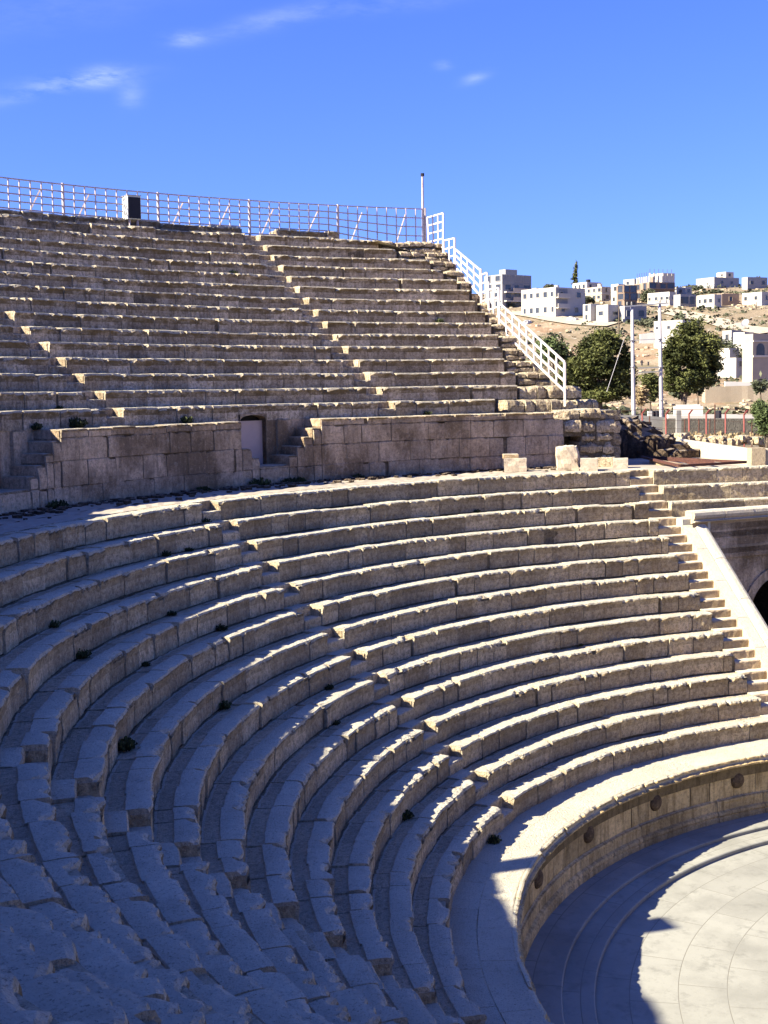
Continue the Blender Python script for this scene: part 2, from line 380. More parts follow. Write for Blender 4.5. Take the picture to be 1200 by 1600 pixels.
# lower stairways: two steps to each row
def stairs(fa, fb, rows, Rf, zf, h, t, name, mat, seed):
    mb = MB()
    for i in rows:
        R, z = Rf(i), zf(i)
        for q, (dr, zz, dep) in enumerate(((0, z-h/2, t/2+.02), (t/2, z, t/2+.03))):
            pr = [(.0, -h/2-.01, 0, 0, 1), (0, -.05, 0, 0, 1), (-.008, -.02, .8, .6, .8), (.012, 0, .8, .3, .1), (.1, 0, .2, .1, 0), (dep, 0, 0, 0, 0), (dep, -.1, 0, 0, 1)]
            arc_blocks(mb, fa(R), fb(R), R+dr, zz, pr, seed+i*2+q, wmin=1.2, wmax=1.6, step=.08, A=.02, gap=.006, jit=.006, holes=0, mass=(.03, dep+.05, .03, zz-.7))
    return mb.build(name, mat, theatre)
stairs(a1L, a1R, range(1, 15), low_R, low_z, H, T, 'stairway', M_low, 400)
stairs(a2L, a2R, range(1, 15), low_R, low_z, H, T, 'stairway', M_low, 440)
stairs(rsL, lambda R: EDGE, range(1, 15), low_R, low_z, H, T, 'stairway', M_new, 480)

# ------------------------------------------------------------------ podium, walkway and orchestra
mb = MB()   # walkway slabs in front of the lowest row
for q, (ra, rb) in enumerate(((RP+.10, RP+.62), (RP+.62, RP+WALK+.05))):
    arc_blocks(mb, 42, EDGE, ra, 0, [(0, -.1, 0, 0, 1), (0, -.004, 0, 0, .3), (.02, 0, 0, 0, 0), (rb-ra-.004, 0, 0, 0, 0), (rb-ra, -.05, 0, 0, 1)], 900+q, .7, 1.3, .2, 0, .008, .003, 0, rough=.003, mass=(.03, rb-ra-.03, .01, -.3))
mb.build('walkway', M_low, theatre)
mb = MB()   # moulded rim of the podium
arc_blocks(mb, 42, EDGE, RP, 0, [(.16, -.30, 0, 0, 1), (.12, -.22, 0, 0, 1), (.085, -.185, .2, 0, 1), (.02, -.175, .5, .2, 1), (-.03, -.15, .6, .3, 1), (-.035, -.115, .6, .5, 1), (.0, -.10, .5, .5, .3), (.035, -.097, .3, .3, .2), (.03, -.05, .6, .3, 1), (.01, -.03, .9, .6, 1), (.02, -.004, .9, .6, .3), (.05, .004, .6, .4, 0), (.095, .003, .2, .1, 0), (.10, -.03, 0, 0, 1)],
           930, .7, 1.4, .05, .045, .012, .008, .05, rough=.006, mass=(.09, .3, .03, -.4))
mb.build('podium_coping', M_pod, theatre)
mb = MB()
arc_blocks(mb, 42, EDGE, RP+.13, -.28, [(0, -.56, 0, 0, 1), (0, -.3, 0, 0, 1), (.002, -.1, 0, 0, 1), (.0, .0, 0, 0, 1)], 931, .45, .8, .12, 0, .006, .006, 0, rough=.006, mass=(.04, .3, 0, -1.3))
pw = mb.build('podium_wall', M_pod, theatre)
mb = MB()
arc_blocks(mb, 42, EDGE, RP+.13, -.83, [(-.12, -.46, 0, 0, 1), (-.12, -.36, 0, 0, 1), (-.10, -.33, .3, 0, 1), (-.135, -.30, .4, 0, 1), (-.12, -.25, .4, 0, 1), (-.06, -.22, 0, 0, 1), (-.055, -.08, 0, 0, 1), (-.075, -.055, .5, 0, 1), (-.07, -.01, .5, .3, 1), (-.03, .0, .3, .2, .6), (-.01, .012, 0, 0, 1), (.02, .012, 0, 0, 1)],
           932, .8, 1.5, .08, .02, .008, .006, .02, rough=.004)
mb.build('podium_base', M_pod, theatre)
def boss(ph, zc):
    mb = MB(); n = 20; rad_ = .175; Rw = RP+.135
    ring = []
    for j, (q, d) in enumerate(((1.0, 0), (.97, .03), (.85, .06), (.6, .09), (.3, .105), (.0, .11))):
        ring.append([(lambda u, v: ((Rw-d)*cos(rad(ph)+u/Rw), (Rw-d)*sin(rad(ph)+u/Rw), zc+v))(q*rad_*cos(2*pi*k/n), q*rad_*sin(2*pi*k/n)) for k in range(n+1)])
    mb.grid(ring, .2, kind=1)
    return mb.build('round_boss', M_boss, pw, True)
M_boss = stone('boss_stone', (.45, .34, .2), (.20, .135, .075), (.09, .06, .035), .6, .3, .3)


for ph in (-129.9+.4, -117.1, -103.8, -90.7, -77.2, -64, -51, -38, -25): 
    if ph > -129: boss(ph, -.49)

ZF = -1.276
def ring_floor(name, r0, r1, z, m, ph0=62, ph1=-150, lip=.06, st=1.0, parent=None):
    mb = MB(); n = int((ph0-ph1)/st); cols = []
    for i in range(n+1):
        ph = ph0+(ph1-ph0)*i/n; w = .006*mn.noise(Vector((ph*.35, z*9, 0)))
        pts = [(r0+w, z-lip-.02), (r0+w-.006, z-.015), (r0+w+.012, z)] + [(r0+w+(r1-r0)*q/3, z) for q in (1, 2, 3)]
        cols.append([pol(a, ph, b) for a, b in pts])
    mb.grid(cols, .5, [1, 1, 0, 0, 0]); return mb.build(name, m, parent)
tag(ring_floor('orchestra_walk', 9.90, RP+.3, ZF, M_floor, lip=.09), kind='structure')
tag(ring_floor('orchestra_step', 9.405, 9.93, ZF-.075, M_floor, lip=.09), kind='structure')
mb = MB(); zf = ZF-.075-.085; n = 90
c0 = mb.add([(0, 0, zf)])
for r in (2, 4, 6, 8, 9.6):
    b = mb.add([pol(r, 360*i/n, zf) for i in range(n)])
    for i in range(n):
        if r == 2: mb.face((c0, b+i, b+(i+1) % n), .5, 0)
        else: mb.face((b-n+i, b+i, b+(i+1) % n, b-n+(i+1) % n), .5, 0)
# floor runs on towards the stage
for d0, d1 in ((9.6, 14), (14, 24)):
    b = mb.add([pol(d0, a, zf) for a in range(50, 232, 2)]+[pol(d1, a, zf) for a in range(50, 232, 2)]); n2 = 91
    for i in range(n2-1): mb.face((b+i, b+i+1, b+n2+i+1, b+n2+i), .5, 0)
tag(mb.build('orchestra_floor', M_floor), kind='structure')

# ------------------------------------------------------------------ terrace (diazoma) and its wall
mb = MB()
for q, (ra, rb) in enumerate(((low_R(1)+.60, 20.2), (20.2, 22.1))):
    n = 300; cols = []
    for i in range(n+1):
        ph = 42+(-126-42)*i/n
        cols.append([pol(ra+(rb-ra)*j/6, ph, TERR+(.0 if q == 0 and j < 1 else .035*mn.noise(Vector((ph*1.1, j*1.3+q*6, 2))) + (.03*max(0, mn.noise(Vector((ph*3, j*2.2+q*6, 7)))) )) - .02*(q == 1 and 0)) for j in range(7)])
    mb.grid(cols, .5, kind=.25)
mb.build('terrace_floor', M_terr, theatre)
COURSES = [5.45, 5.98, 6.52, 7.0, 7.17]
def wall_piece(ph0, ph1, top, seed, wide=True, Rw=RU, depth=.74, coping=True, mat=M_wall, name='terrace_wall', courses=COURSES):
    mb = MB(); zs = [c for c in courses if c < top-.03]+[top]
    for q, (za, zb) in enumerate(zip(zs, zs[1:])):
        last = q == len(zs)-2
        hh = zb-za; proud = .045 if (last and coping) else .0
        pr = [(0, -hh+.003, 0, 0, 1), (0, -hh*.5, 0, 0, 1), (-.0-proud*.4, -.05, .3, 0, 1.3 if last else 1), (-proud, -.02, .9, .5, 1.25 if last else 1), (-proud+.02, 0, .9, .3, .2 if last else 1), (.12, 0, .1, 0, 0 if last else 1)]
        if last: pr += [(depth, 0, 0, 0, 0), (depth, -.1, 0, 0, 1)]
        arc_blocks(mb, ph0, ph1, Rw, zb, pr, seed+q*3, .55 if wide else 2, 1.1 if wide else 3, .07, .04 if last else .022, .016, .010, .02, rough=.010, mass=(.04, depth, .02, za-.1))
    return mb.build(name, mat, theatre)
wall_piece(-103.9, -125.2, 7.17, 1000)
wall_piece(-81.3, -96.9, 7.17, 1020)
wall_piece(42, -73.0, 7.17, 1040)
def door_opening(edges, landing, door_ph, seed):
    # edges: (ph0, ph1, top) steps on both sides of the landing
    for q, (a, b, t) in enumerate(edges): wall_piece(a, b, t, seed+q*11, False, RU, .74, False, M_wall, 'flank_step')
    a0, b0 = edges[0][0], edges[-1][1]
    Rr = RU+.735; dw = degrees(.44/Rr); z0, z1 = landing-.05, 7.17
    mb = MB()
    for (pa, pb) in ((a0+.4, door_ph+dw), (door_ph-dw, b0-.4)):
        for za, zb in ((z0, 6.62), (6.62, z1)):
            arc_blocks(mb, pa, pb, Rr, zb, [(0, -(zb-za)+.004, 0, 0, 1), (0, -.03, 0, 0, 1), (.008, 0, 0, 0, 1), (.3, 0, 0, 0, 1)], seed+77+int(za*10), .5, .9, .1, .01, .008, .004, 0, mass=(.03, .35, .03, za-.1))
    # pilaster beside the door
    pp = door_ph-2.5
    arc_blocks(mb, pp+.55, pp-.55, Rr-.09, z1-.02, [(0, -(z1-z0), 0, 0, 1), (0, 0, 0, 0, 1), (.1, 0, 0, 0, 1)], seed+80, 2, 3, .1, 0, .002, 0, 0)
    # reveals and arched soffit
    for sgn in (1, -1):
        ph = door_ph+sgn*dw
        mb.grid([[pol(Rr, ph, z0), pol(Rr+.3, ph, z0)], [pol(Rr, ph, z1), pol(Rr+.3, ph, z1)]], .4)
    nseg = 14; top = []
    zc = z1+.01
    for k in range(nseg+1):
        t = -1+2*k/nseg; top.append((door_ph-t*dw, zc+.13*sqrt(max(0, 1-t*t))))
    mb.grid([[pol(Rr, p, z), pol(Rr+.3, p, z)] for p, z in top], .4)
    mb.grid([[pol(Rr-.036, p, z), pol(Rr-.036, p, 7.34)] for p, z in top], .4)
    mb.grid([[pol(Rr-.036, p, z), pol(Rr, p, z)] for p, z in top], .4)
    o = mb.build('door_wall', M_wall, theatre)
    mb = MB(); Rd = Rr+.16; prv = []
    prv = [[pol(Rd, door_ph-(-1+2*k/10)*dw, z0), pol(Rd, door_ph-(-1+2*k/10)*dw, zc-.02)] for k in range(11)]
    mb.grid(prv, .5); mb.build('door', M_door, o)
    mb = MB(); mb.grid([[pol(Rr+.28, door_ph-(-1+2*k/4)*dw, zc-.1), pol(Rr+.28, door_ph-(-1+2*k/4)*dw, z1+.2)] for k in range(5)], .5); mb.build('fanlight', M_void, o)
door_opening([(-96.9, -97.7, 6.5), (-97.7, -98.4, 6.27), (-98.4, -101.0, 6.04), (-101.0, -101.7, 6.27), (-101.7, -102.4, 6.495), (-102.4, -103.15, 6.72), (-103.15, -103.9, 6.945)], 6.04, -99.5, 1100)
door_opening([(-73.0, -73.8, 6.71), (-73.8, -74.6, 6.48), (-74.6, -75.4, 6.24), (-75.4, -78.7, 6.0), (-78.7, -79.35, 6.235), (-79.35, -80.0, 6.47), (-80.0, -80.65, 6.70), (-80.65, -81.3, 6.94)], 6.0, -77.5, 1300)

mb = MB()   # unseen course added on the coping, heights shaped to cast the shadow edge
for pa, pb, hp in ((-6, -41, .72), (-41, -58, .46), (-58, -68.5, .66), (-68.5, -73, .52)):
    arc_blocks(mb, pa, pb, RU+.03, 7.17+hp, [(0, -hp+.01, 0, 0, 1), (0, -.05, .2, 0, 1), (.01, -.01, .5, .4, .8), (.04, 0, .6, .4, 0), (.34, 0, 0, 0, 0), (.36, -hp, 0, 0, 1)], 1500-pa, .7, 1.2, .1, .05, .012, .02, .03)
mb.build('shadow_parapet', M_wall, theatre)
# ------------------------------------------------------------------ upper seating
def u1R(R): return -111.7-.208*(R-22)
def u1L(R): return u1R(R)+degrees(.55/R)
def u2R(R): return -88.7-.27*(R-22)
def u2L(R): return u2R(R)+degrees(.55/R)
ENDS = {1: -120.3, 2: -123.2, 3: -124.0, 4: -123.9, 5: -124.6, 6: -125.0, 7: -125.2, 8: -125.4, 9: -125.5, 10: -125.5, 11: -125.2, 12: -124.8, 13: -124.4, 14: -122.6, 15: -121.9, 16: -119.7}
def zs(k): return up_z(k) - (.10 if k == 16 else 0)
for k in range(1, 17):
    R, z = up_R(k), zs(k); pr = seat_profile(HU, TU, .026, .6, .045, 1.3)
    rng_ = [(u1R(R), ENDS[k], .08), (u2R(R), u1L(R), .08), (-64, u2L(R), .10)]
    if k == 16: rng_ = [(-115.6, ENDS[k], .08), (u2R(R), -113.2, .08), (-64, u2L(R), .10)]
    for w, (pa, pb, st) in enumerate(rng_):
        mb = MB()
        if k == 1 and w in (1, 2):      # the door arch rises into this row: a shallower block spans it
            dp = (-99.5, -77.5)[w-1]; dw = degrees(.45/R)
            arc_blocks(mb, dp+dw, dp-dw, R, z, [(.02, -.25, 0, 0, 1)]+[(q[0], max(q[1], -.24), *q[2:]) for q in pr[2:]], 2011, 2, 3, st, .03, rough=.006)
            arc_blocks(mb, pa, dp+dw, R, z, pr, 2000+k*10+w, .6, 1.5, st, .042, .014, .016, .05, rough=.009, mass=(.05, TU+.1, .05, z-HU-.4)); pa = dp-dw
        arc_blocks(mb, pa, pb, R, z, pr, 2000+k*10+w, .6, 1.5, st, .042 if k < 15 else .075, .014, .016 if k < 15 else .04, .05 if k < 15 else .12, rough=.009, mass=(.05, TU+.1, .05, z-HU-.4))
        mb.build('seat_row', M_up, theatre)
    if k < 16:
        mb = None
mb = MB()
for k in range(1, 17):
    R, z = up_R(k), zs(k); arc_blocks(mb, 42, -64, R, z, seat_profile(HU, TU), 2000+k*10+5, .9, 2, .8, 0, rough=0, mass=(.05, TU+.1, .05, z-HU-.4))
mb.build('seating_block', M_up, theatre)
stairs(u1L, u1R, range(1, 16), up_R, up_z, HU, TU, 'stairway', M_up, 2400)
stairs(u2L, u2R, range(1, 16), up_R, up_z, HU, TU, 'stairway', M_up, 2440)
# top landing behind the last row and outer wall
mb = MB(); n = 200; cols = []
for i in range(n+1):
    ph = 42+(-126.6-42)*i/n; e = .05*mn.noise(Vector((ph, 0, 3)))
    zt = 13.2 if ph > -121.5 else 13.2-.4*min(1, (-121.5-ph)/2.5)
    cols.append([pol(up_R(14)+.2 if ph < -121.5 else up_R(16)+.3, ph, zt-.1+e), pol(33.0, ph, zt+e), pol(33.9, ph, zt-.05), pol(34.0, ph, 3.5)])
mb.grid(cols, .4, [.2, .2, 1]); mb.build('outer_wall', M_rough, theatre)
# rough blocks where the upper rows break off at the right-hand end
mb = MB(); rgx = random.Random(5)
pier_end = {1: -129.2, 2: -128.7, 3: -126.9, 4: -126.7}
for k in range(1, 16):
    R, z = up_R(k), up_z(k); pe = pier_end.get(k, -126.35)
    for sub in ((0, 1) if k > 2 else (0,)):
        hh = HU/2 if k > 2 else HU
        zz = z-(0 if sub == 0 else HU/2)-(0.03 if k > 2 else .05)
        a0 = ENDS[k]-(.25 if k != 1 else 1.2)
        pr = [(.0, -hh+.01, .2, -.2, 1), (-.01, -hh*.7, .3, 0, 1), (-.02, -hh*.4, .4, 0, 1), (.0, -.07, .8, .3, 1), (.05, -.02, .8, .5, .5), (.14, 0, .3, .3, 0), (TU+.05, -.02, 0, 0, 0), (TU+.05, -.1, 0, 0, 1)]
        arc_blocks(mb, a0, pe-(rgx.uniform(-.15, .2) if k > 4 else 0), R+(.04 if sub == 0 else 0), zz, pr, 2600+k*3+sub, .28, .6, .06, .06, .03, .035, .1, rough=.02, mass=(.09, TU+.2, .09, 4.5))
mb.build('broken_row_ends', M_rough, theatre)
# coursed rough pier at the end of the terrace wall
mb = MB(); zz = 5.5; q = 0
for hh, pa, pb in ((.42, -126.3, -129.6), (.38, -126.7, -129.7), (.26, -126.9, -129.6), (.38, -125.3, -129.7), (.30, -125.1, -128.9)):
    pr = [(.02, -hh+.01, .2, -.3, 1), (-.01, -hh*.75, .3, 0, 1), (-.02, -hh*.45, .3, 0, 1), (.0, -.09, .8, .3, 1), (.05, -.02, .9, .5, .5), (.14, 0, .3, .3, 0), (1.0, 0, 0, 0, 0)]
    arc_blocks(mb, pa, pb, RU+.02, zz+hh, pr, 2700+q, .38, .75, .05, .07, .03, .03, .05, rough=.02, mass=(.09, 1.2, .09, zz-.1)); zz += hh; q += 1
# side face of the pier, running back
a = rad(-129.65); out = Vector((cos(a), sin(a), 0)); tg = Vector((sin(a), -cos(a), 0))
zz = 5.3
for c in range(5):
    hh = (.45, .4, .36, .38, .3)[c]; r = RU+.25
    while r < RU+2.6-c*.28:
        w = random.uniform(.4, .7); p = out*(r+w/2)+tg*.05; mb.rock((p.x, p.y, zz+hh/2), (w, .5, hh), a, seed=c*9+r, rough=.16, boxy=.85); r += w
    zz += hh
mb.build('end_pier', M_rough, theatre)

# ------------------------------------------------------------------ sloping end wall (analemma) with coping beam
def slope_z(R): return .4+(R-RP-WALK)*H/T
eo = Vector((cos(rad(EDGE)), sin(rad(EDGE)), 0)); et = Vector((sin(rad(EDGE)), -cos(rad(EDGE)), 0))   # et points away from the seats
def ep(R, off, z): p = eo*R+et*off; return (p.x, p.y, z)
mb = MB(); rg = random.Random(3); Rtop = 17.15; R = Rtop
while R > RP-.2:
    L = rg.uniform(.8, 1.2); R2 = max(R-L, RP-.25); tone = rg.random(); cols = []
    for i in range(5):
        r = R-.004+(R2-R+.008)*i/4; z = slope_z(r)-.13
        cols.append([ep(r, .0, z-.5), ep(r, .0, z), ep(r, .14, z), ep(r, .288, z-.003)])
    mb.grid(cols, tone, [.6, .1, .1]); R = R2
mb.build('slope_slab', M_new, theatre)
mb = MB(); R = Rtop-.05
while R > RP-.3:
    L = rg.uniform(.9, 1.35); R2 = max(R-L, RP-.35); tone = rg.random(); cols = []
    for i in range(9):
        r = R-.005+(R2-R+.01)*i/8; z = slope_z(r)-.13; jj = .006*mn.noise(Vector((r*4, 0, 0)))
        cols.append([ep(r, .296+jj, z-.05), ep(r, .305+jj, z-.002), ep(r, .36+jj, z+.026+jj), ep(r, .47, z+.042+jj), ep(r, .58, z+.034+jj), ep(r, .65+jj, z+.0), ep(r, .69, z-.06), ep(r, .66, z-.14), ep(r, .60, z-.18), ep(r, .60, -1.5)])
    b0 = mb.grid(cols, tone, [.6, .1, .1, .1, .1, .5, 1, 1, 1]); R = R2
mb.build('slope_coping', M_new, theatre)
# level head of the slope: landing at the height of the fourth row
mb = MB()
b = mb.add([ep(rr, oo, zz) for zz in (3.6, 4.385) for rr, oo in ((17.0, -.02), (18.4, -.02), (18.4, .8), (17.0, .8))])
for q in ((4, 5, 6, 7), (0, 1, 5, 4), (0, 3, 7, 4), (3, 2, 6, 7)): mb.face(tuple(b+j for j in q), .3, .15)
mb.build('landing', M_new, theatre)
# rows above the side entrance: three straight rows and a parapet
def straight_row(P0, P1, z, pr, seed, mat, name, A=.045, w0=.6, w1=1.2, step=.06, massb=.5, rough=.008, parent=None):
    """row along P0->P1; profile dr is measured away from the orchestra"""
    P0 = Vector((P0[0], P0[1], 0)); P1 = Vector((P1[0], P1[1], 0)); d = (P1-P0); L = d.length; d.normalize()
    nrm = Vector((d.y, -d.x, 0))
    if nrm.dot(P0) < 0: nrm = -nrm
    rg = random.Random(seed); mb = MB(); s = 0; kinds = [p[4] for p in pr]
    while s < L-1e-4:
        w = rg.uniform(w0, w1)
        if s+w > L-.3: w = L-s
        a, b = s+.006, s+w-.006; wear = rg.choice((.4, .7, 1, 1.5)); tone = rg.random(); ca = rg.uniform(.03, .1)*(rg.random() < .35); n = max(1, int((b-a)/step)); cols = []
        jr = rg.uniform(-.01, .01)
        for i in range(n+1):
            ss = a+(b-a)*i/n; e = A*wear*(max(0, mn.noise(Vector((ss*2, seed, 0)))+.25)+.7*max(0, mn.noise(Vector((ss*8, seed, 3)))))+(ca*max(0, 1-(ss-a)/.15) if A else 0)
            col = []
            for dr, dz, wi, wd, kk in pr:
                p = P0+d*ss+nrm*(dr+jr+e*wi); zz = z+dz-e*wd; q = Vector((p.x*6, p.y*6, zz*6)); k = rough*mn.noise(q)
                col.append((p.x+nrm.x*k, p.y+nrm.y*k, zz+k*.5))
            cols.append(col)
        b0 = mb.grid(cols, tone, kinds); m = len(pr)
        for ci in (0, n):
            e1 = mb.add([(cols[ci][-1][0], cols[ci][-1][1], cols[ci][0][2])]); mb.face(tuple([b0+ci*m+j for j in range(m)]+[e1]), tone, .6)
        s += w
    q0 = P0+nrm*.04; q1 = P1+nrm*.04; h0 = -pr[0][1]
    b = mb.add([(q0.x, q0.y, z-h0-.2), (q1.x, q1.y, z-h0-.2), (q1.x, q1.y, z-.05), (q0.x, q0.y, z-.05), (q0.x+nrm.x*massb, q0.y+nrm.y*massb, z-.05), (q1.x+nrm.x*massb, q1.y+nrm.y*massb, z-.05)])
    mb.face((b, b+1, b+2, b+3), .3, 1); mb.face((b+3, b+2, b+5, b+4), .3, .3)
    return mb.build(name, mat, theatre if parent is None else parent)
tdir = et.copy()
SL = 6.0
for i, R0 in ((1, 18.66), (2, 18.12), (3, 17.66)):
    P0 = eo*R0+et*.02; P1 = eo*R0+et*(5.6 if i > 1 else 3.9)
    if i == 1: P0 = eo*R0+et*.0
    straight_row(P0, P1, low_z(i), seat_profile(H, .56), 3000+i, M_low, 'seat_row', massb=.6)
# parapet coping over the entrance wall
PA = on_z(1084, 799, 4.6); PB = on_z(1200, 791, 4.6); PD = (PB-PA).normalized(); PB2 = PA+PD*5.2; PA2 = PA
cop = [(.07, -.34, 0, 0, 1), (.03, -.31, 0, 0, 1), (-.05, -.30, .2, 0, .8), (-.06, -.275, .3, 0, .5), (-.0, -.262, .2, .0, .2), (.01, -.24, 0, 0, .8), (-.03, -.19, 0, 0, .6), (-.045, -.12, 0, 0, .4), (-.02, -.05, 0, 0, .2), (.05, -.008, 0, 0, .1), (.12, 0, 0, 0, 0), (.30, 0, 0, 0, 0), (.36, -.04, 0, 0, .4), (.36, -.3, 0, 0, 1)]
straight_row(PA2, PB2, 4.6, cop, 3100, M_new, 'parapet_coping', .012, .8, 1.3, .08, .3)
ew = straight_row(PA2+PD*.3, PB2, 4.27, [(.06, -.22, 0, 0, 1), (.06, -.02, .2, 0, 1), (.1, 0, .2, 0, .3)], 3110, M_wall, 'frieze', .03, .5, 1.0, .1, .2)
straight_row(PA2+PD*.3, PB2, 4.05, [(.09, -.44, 0, 0, 1), (.09, -.2, 0, 0, 1), (.09, 0, 0, 0, 1)], 3111, M_wall, 'wall_course', .0, .5, .9, .1, .2)
straight_row(PA2+PD*.3, PB2, 3.63, [(.10, -.14, 0, 0, 1), (.03, -.08, .3, 0, .8), (.03, -.01, .5, .2, .5), (.09, .0, 0, 0, .1), (.15, .0, 0, 0, .1)], 3112, M_wall, 'string_course', .02, .8, 1.5, .08, .2)
# wall below with the arched doorway
nrm = Vector((PD.y, -PD.x, 0)); nrm = nrm if nrm.dot(PA) > 0 else -nrm
def wpt(s, dr, z): p = PA+PD*s+nrm*dr; return (p.x, p.y, z)
mb = MB(); AC, AR, AZ = 3.05, 1.05, 1.62; cols = []
ss = [0, .3]+[.3+(AC-AR-.3)*k/6 for k in range(1, 7)]+[AC-AR*cos(pi*k/24) for k in range(1, 24)]+[AC+AR, 4.6, 5.2]
for s in ss:
    zb = AZ+sqrt(max(0, AR*AR-(s-AC)**2)) if AC-AR < s < AC+AR else -1.5
    cols.append([wpt(s, .11, max(zb, -1.5)), wpt(s, .11, (max(zb, -1.5)+3.5)/2), wpt(s, .11, 3.5)])
mb.grid(cols, .55, kind=1)
ring = []   # projecting voussoir band
for k in range(25):
    a = pi*k/24
    ring.append([wpt(AC-AR*cos(a), .11, AZ+AR*sin(a)), wpt(AC-(AR)*cos(a), .06, AZ+AR*sin(a)), wpt(AC-(AR+.26)*cos(a), .06, AZ+(AR+.26)*sin(a)), wpt(AC-(AR+.26)*cos(a), .11, AZ+(AR+.26)*sin(a))])
mb.grid(ring, .9, kind=1)
gw = mb.build('entrance_wall', M_wall, theatre)
mb = MB()   # barrel vaulted passage behind the arch
tun = [(AC-AR, -1.5)]+[(AC-AR*cos(pi*k/24), AZ+AR*sin(pi*k/24)) for k in range(25)]+[(AC+AR, -1.5)]
mb.grid([[wpt(s, .11, z) for s, z in tun], [wpt(s, 6, z) for s, z in tun]], .2, kind=1)
b = mb.add([wpt(AC-AR, 6, -1.5), wpt(AC+AR, 6, -1.5), wpt(AC+AR, 6, 3), wpt(AC-AR, 6, 3)]); mb.face((b, b+1, b+2, b+3), .1, 1)
mb.build('vaulted_passage', M_dark, gw)
# terrace over the entrance
mb = MB(); cols = []
for i in range(30):
    s = -1.0+i*.4
    if s > 6.2: break
    cols.append([tuple(eo*(19.1+j*.6)+et*s+Vector((0, 0, 5.56+.03*mn.noise(Vector((s, j, 0)))))) for j in range(10)])
mb.grid(cols, .5, kind=.2)
mb.build('side_terrace', M_terr, theatre)

# ------------------------------------------------------------------ terrain
def lerp_tab(x, tab):
    if x <= tab[0][0]: return tab[0][1]
    for (a, va), (b, vb) in zip(tab, tab[1:]):
        if x <= b: return va+(vb-va)*(x-a)/(b-a)
    return tab[-1][1]
TAB = [(0, 4.9), (50, 5.05), (64, 5.0), (75, 4.6), (110, 4.2), (185, 4.6), (205, 6.2), (235, 10.5), (300, 22.2), (345, 30), (425, 38.0), (480, 40.5), (560, 41), (900, 25), (1600, 5)]
def terr(x, y):
    dx, dy = x-CD, y; d = sqrt(dx*dx+dy*dy); bdeg = degrees(atan2(dy, dx)); off = ((bdeg+156+180) % 360)-180
    z = lerp_tab(d, TAB)
    if abs(off) > 14: z = 4.6+(z-4.6)*max(.12, 1-(abs(off)-14)/60)
    k = min(1, max(0, (d-190)/60)); z += k*(1.6*mn.noise(Vector((x*.012, y*.012, 0)))+.7*mn.noise(Vector((x*.05, y*.05, 1)))) + min(1, d/80)*.12*mn.noise(Vector((x*.3, y*.3, 2)))
    R = sqrt(x*x+y*y); ph = degrees(atan2(y, x))
    if (R < 33.6 and -127.0 < ph < 44) or R < 24.6: z = -3
    return z
def hit(px, py):
    d = ray(px, py); t = 42.
    while t < 1200:
        p = CAM+d*t
        if p.z <= terr(p.x, p.y): break
        t += .5 if t < 150 else 1.2
    return CAM+d*t, t
mb = MB(); bears = [-330+i*5 for i in range(0, 31)]+[-178+i*.35 for i in range(0, 137)]+[-128+i*5 for i in range(0, 32)]
bears = sorted(set(bears)); bears = [b for b in bears if b > -331 and b < 31]
ds = [0.5, 6, 12, 18, 23, 26]; d = 28
while d < 1500: ds.append(d); d *= 1.022
rows = []
for bb in bears:
    rows.append([(CD+dd*cos(rad(bb)), dd*sin(rad(bb)), terr(CD+dd*cos(rad(bb)), dd*sin(rad(bb)))) for dd in ds])
mb.grid(rows, .5, kind=0)
tag(mb.build('ground', M_ground, None, True), kind='structure')
def drape(pts, w, name, m):
    P = [hit(*p)[0] for p in pts]; Q = []
    for a, b in zip(P, P[1:]):
        n = max(1, int((b-a).length/4)); Q += [a+(b-a)*i/n for i in range(n)]
    Q.append(P[-1]); cols = []
    for i, p in enumerate(Q):
        d = (Q[min(i+1, len(Q)-1)]-Q[max(i-1, 0)]); d.z = 0; d.normalize(); r = Vector((d.y, -d.x, 0))
        cols.append([(lambda v: (v.x, v.y, terr(v.x, v.y)+.25))(p+r*w*k) for k in (-1, -.3, .3, 1)])
    mb = MB(); mb.grid(cols, .5, kind=0); return tag(mb.build(name, m), kind='structure')
drape([(1035, 486), (1062, 491), (1090, 497), (1120, 503), (1150, 513), (1205, 522)], 3.0, 'road', M_road)
drape([(806, 488), (840, 494), (868, 500), (905, 505), (960, 508)], 3.2, 'dirt_path', M_road)

# ------------------------------------------------------------------ fallen blocks on the terrace
def block(name, label, px0, px1, pyb, hm, depth, z0=TERR, rz=None, tilt=None, boxy=.9, seed=0, cat='stone block', rough=.08, mat=None, sink=.02, n=6):
    p = on_z((px0+px1)/2, pyb, z0); t = (p-CAM).dot(FW); w = (px1-px0)*t/FPX
    az = atan2(-(CAM-p).x, (CAM-p).y) if rz is None else rz
    r = Matrix.Rotation(az+pi, 3, 'Z') @ Vector((0, 1, 0)); c = p + (p-CAM).normalized()*depth/2
    mb = MB(); mb.rock((c.x, c.y, z0+hm/2-sink), (w, depth, hm), az, seed, n, rough, tilt, .7, boxy)
    return tag(mb.build(name, mat or M_block), label, cat)
b1 = block('carved_block', 'pale moulded stone block lying alone in front of the terrace wall', 788, 823, 738, .40, .4, boxy=.95, seed=2)
mb = MB(); p = on_z(803, 738, TERR); mb.rock((p.x-.25, p.y-.25, TERR+.43), (.42, .34, .12), YAW+pi/2, 3, 5, .05, None, .5, .95); o = mb.build('moulding', M_new, b1)
block('standing_stone', 'tall rounded upright stone leaning by the right end of the terrace wall', 870, 903, 736, .70, .42, boxy=.80, seed=4, tilt=(0, .08), rough=.2)
block('tilted_stone', 'pointed stone slab tilted behind the small square block', 899, 926, 728, .62, .3, boxy=.86, seed=5, tilt=(0, .5))
block('square_block', 'small squared stone block beside the tall upright stone', 907, 934, 737, .38, .35, boxy=.97, seed=6, rough=.04)
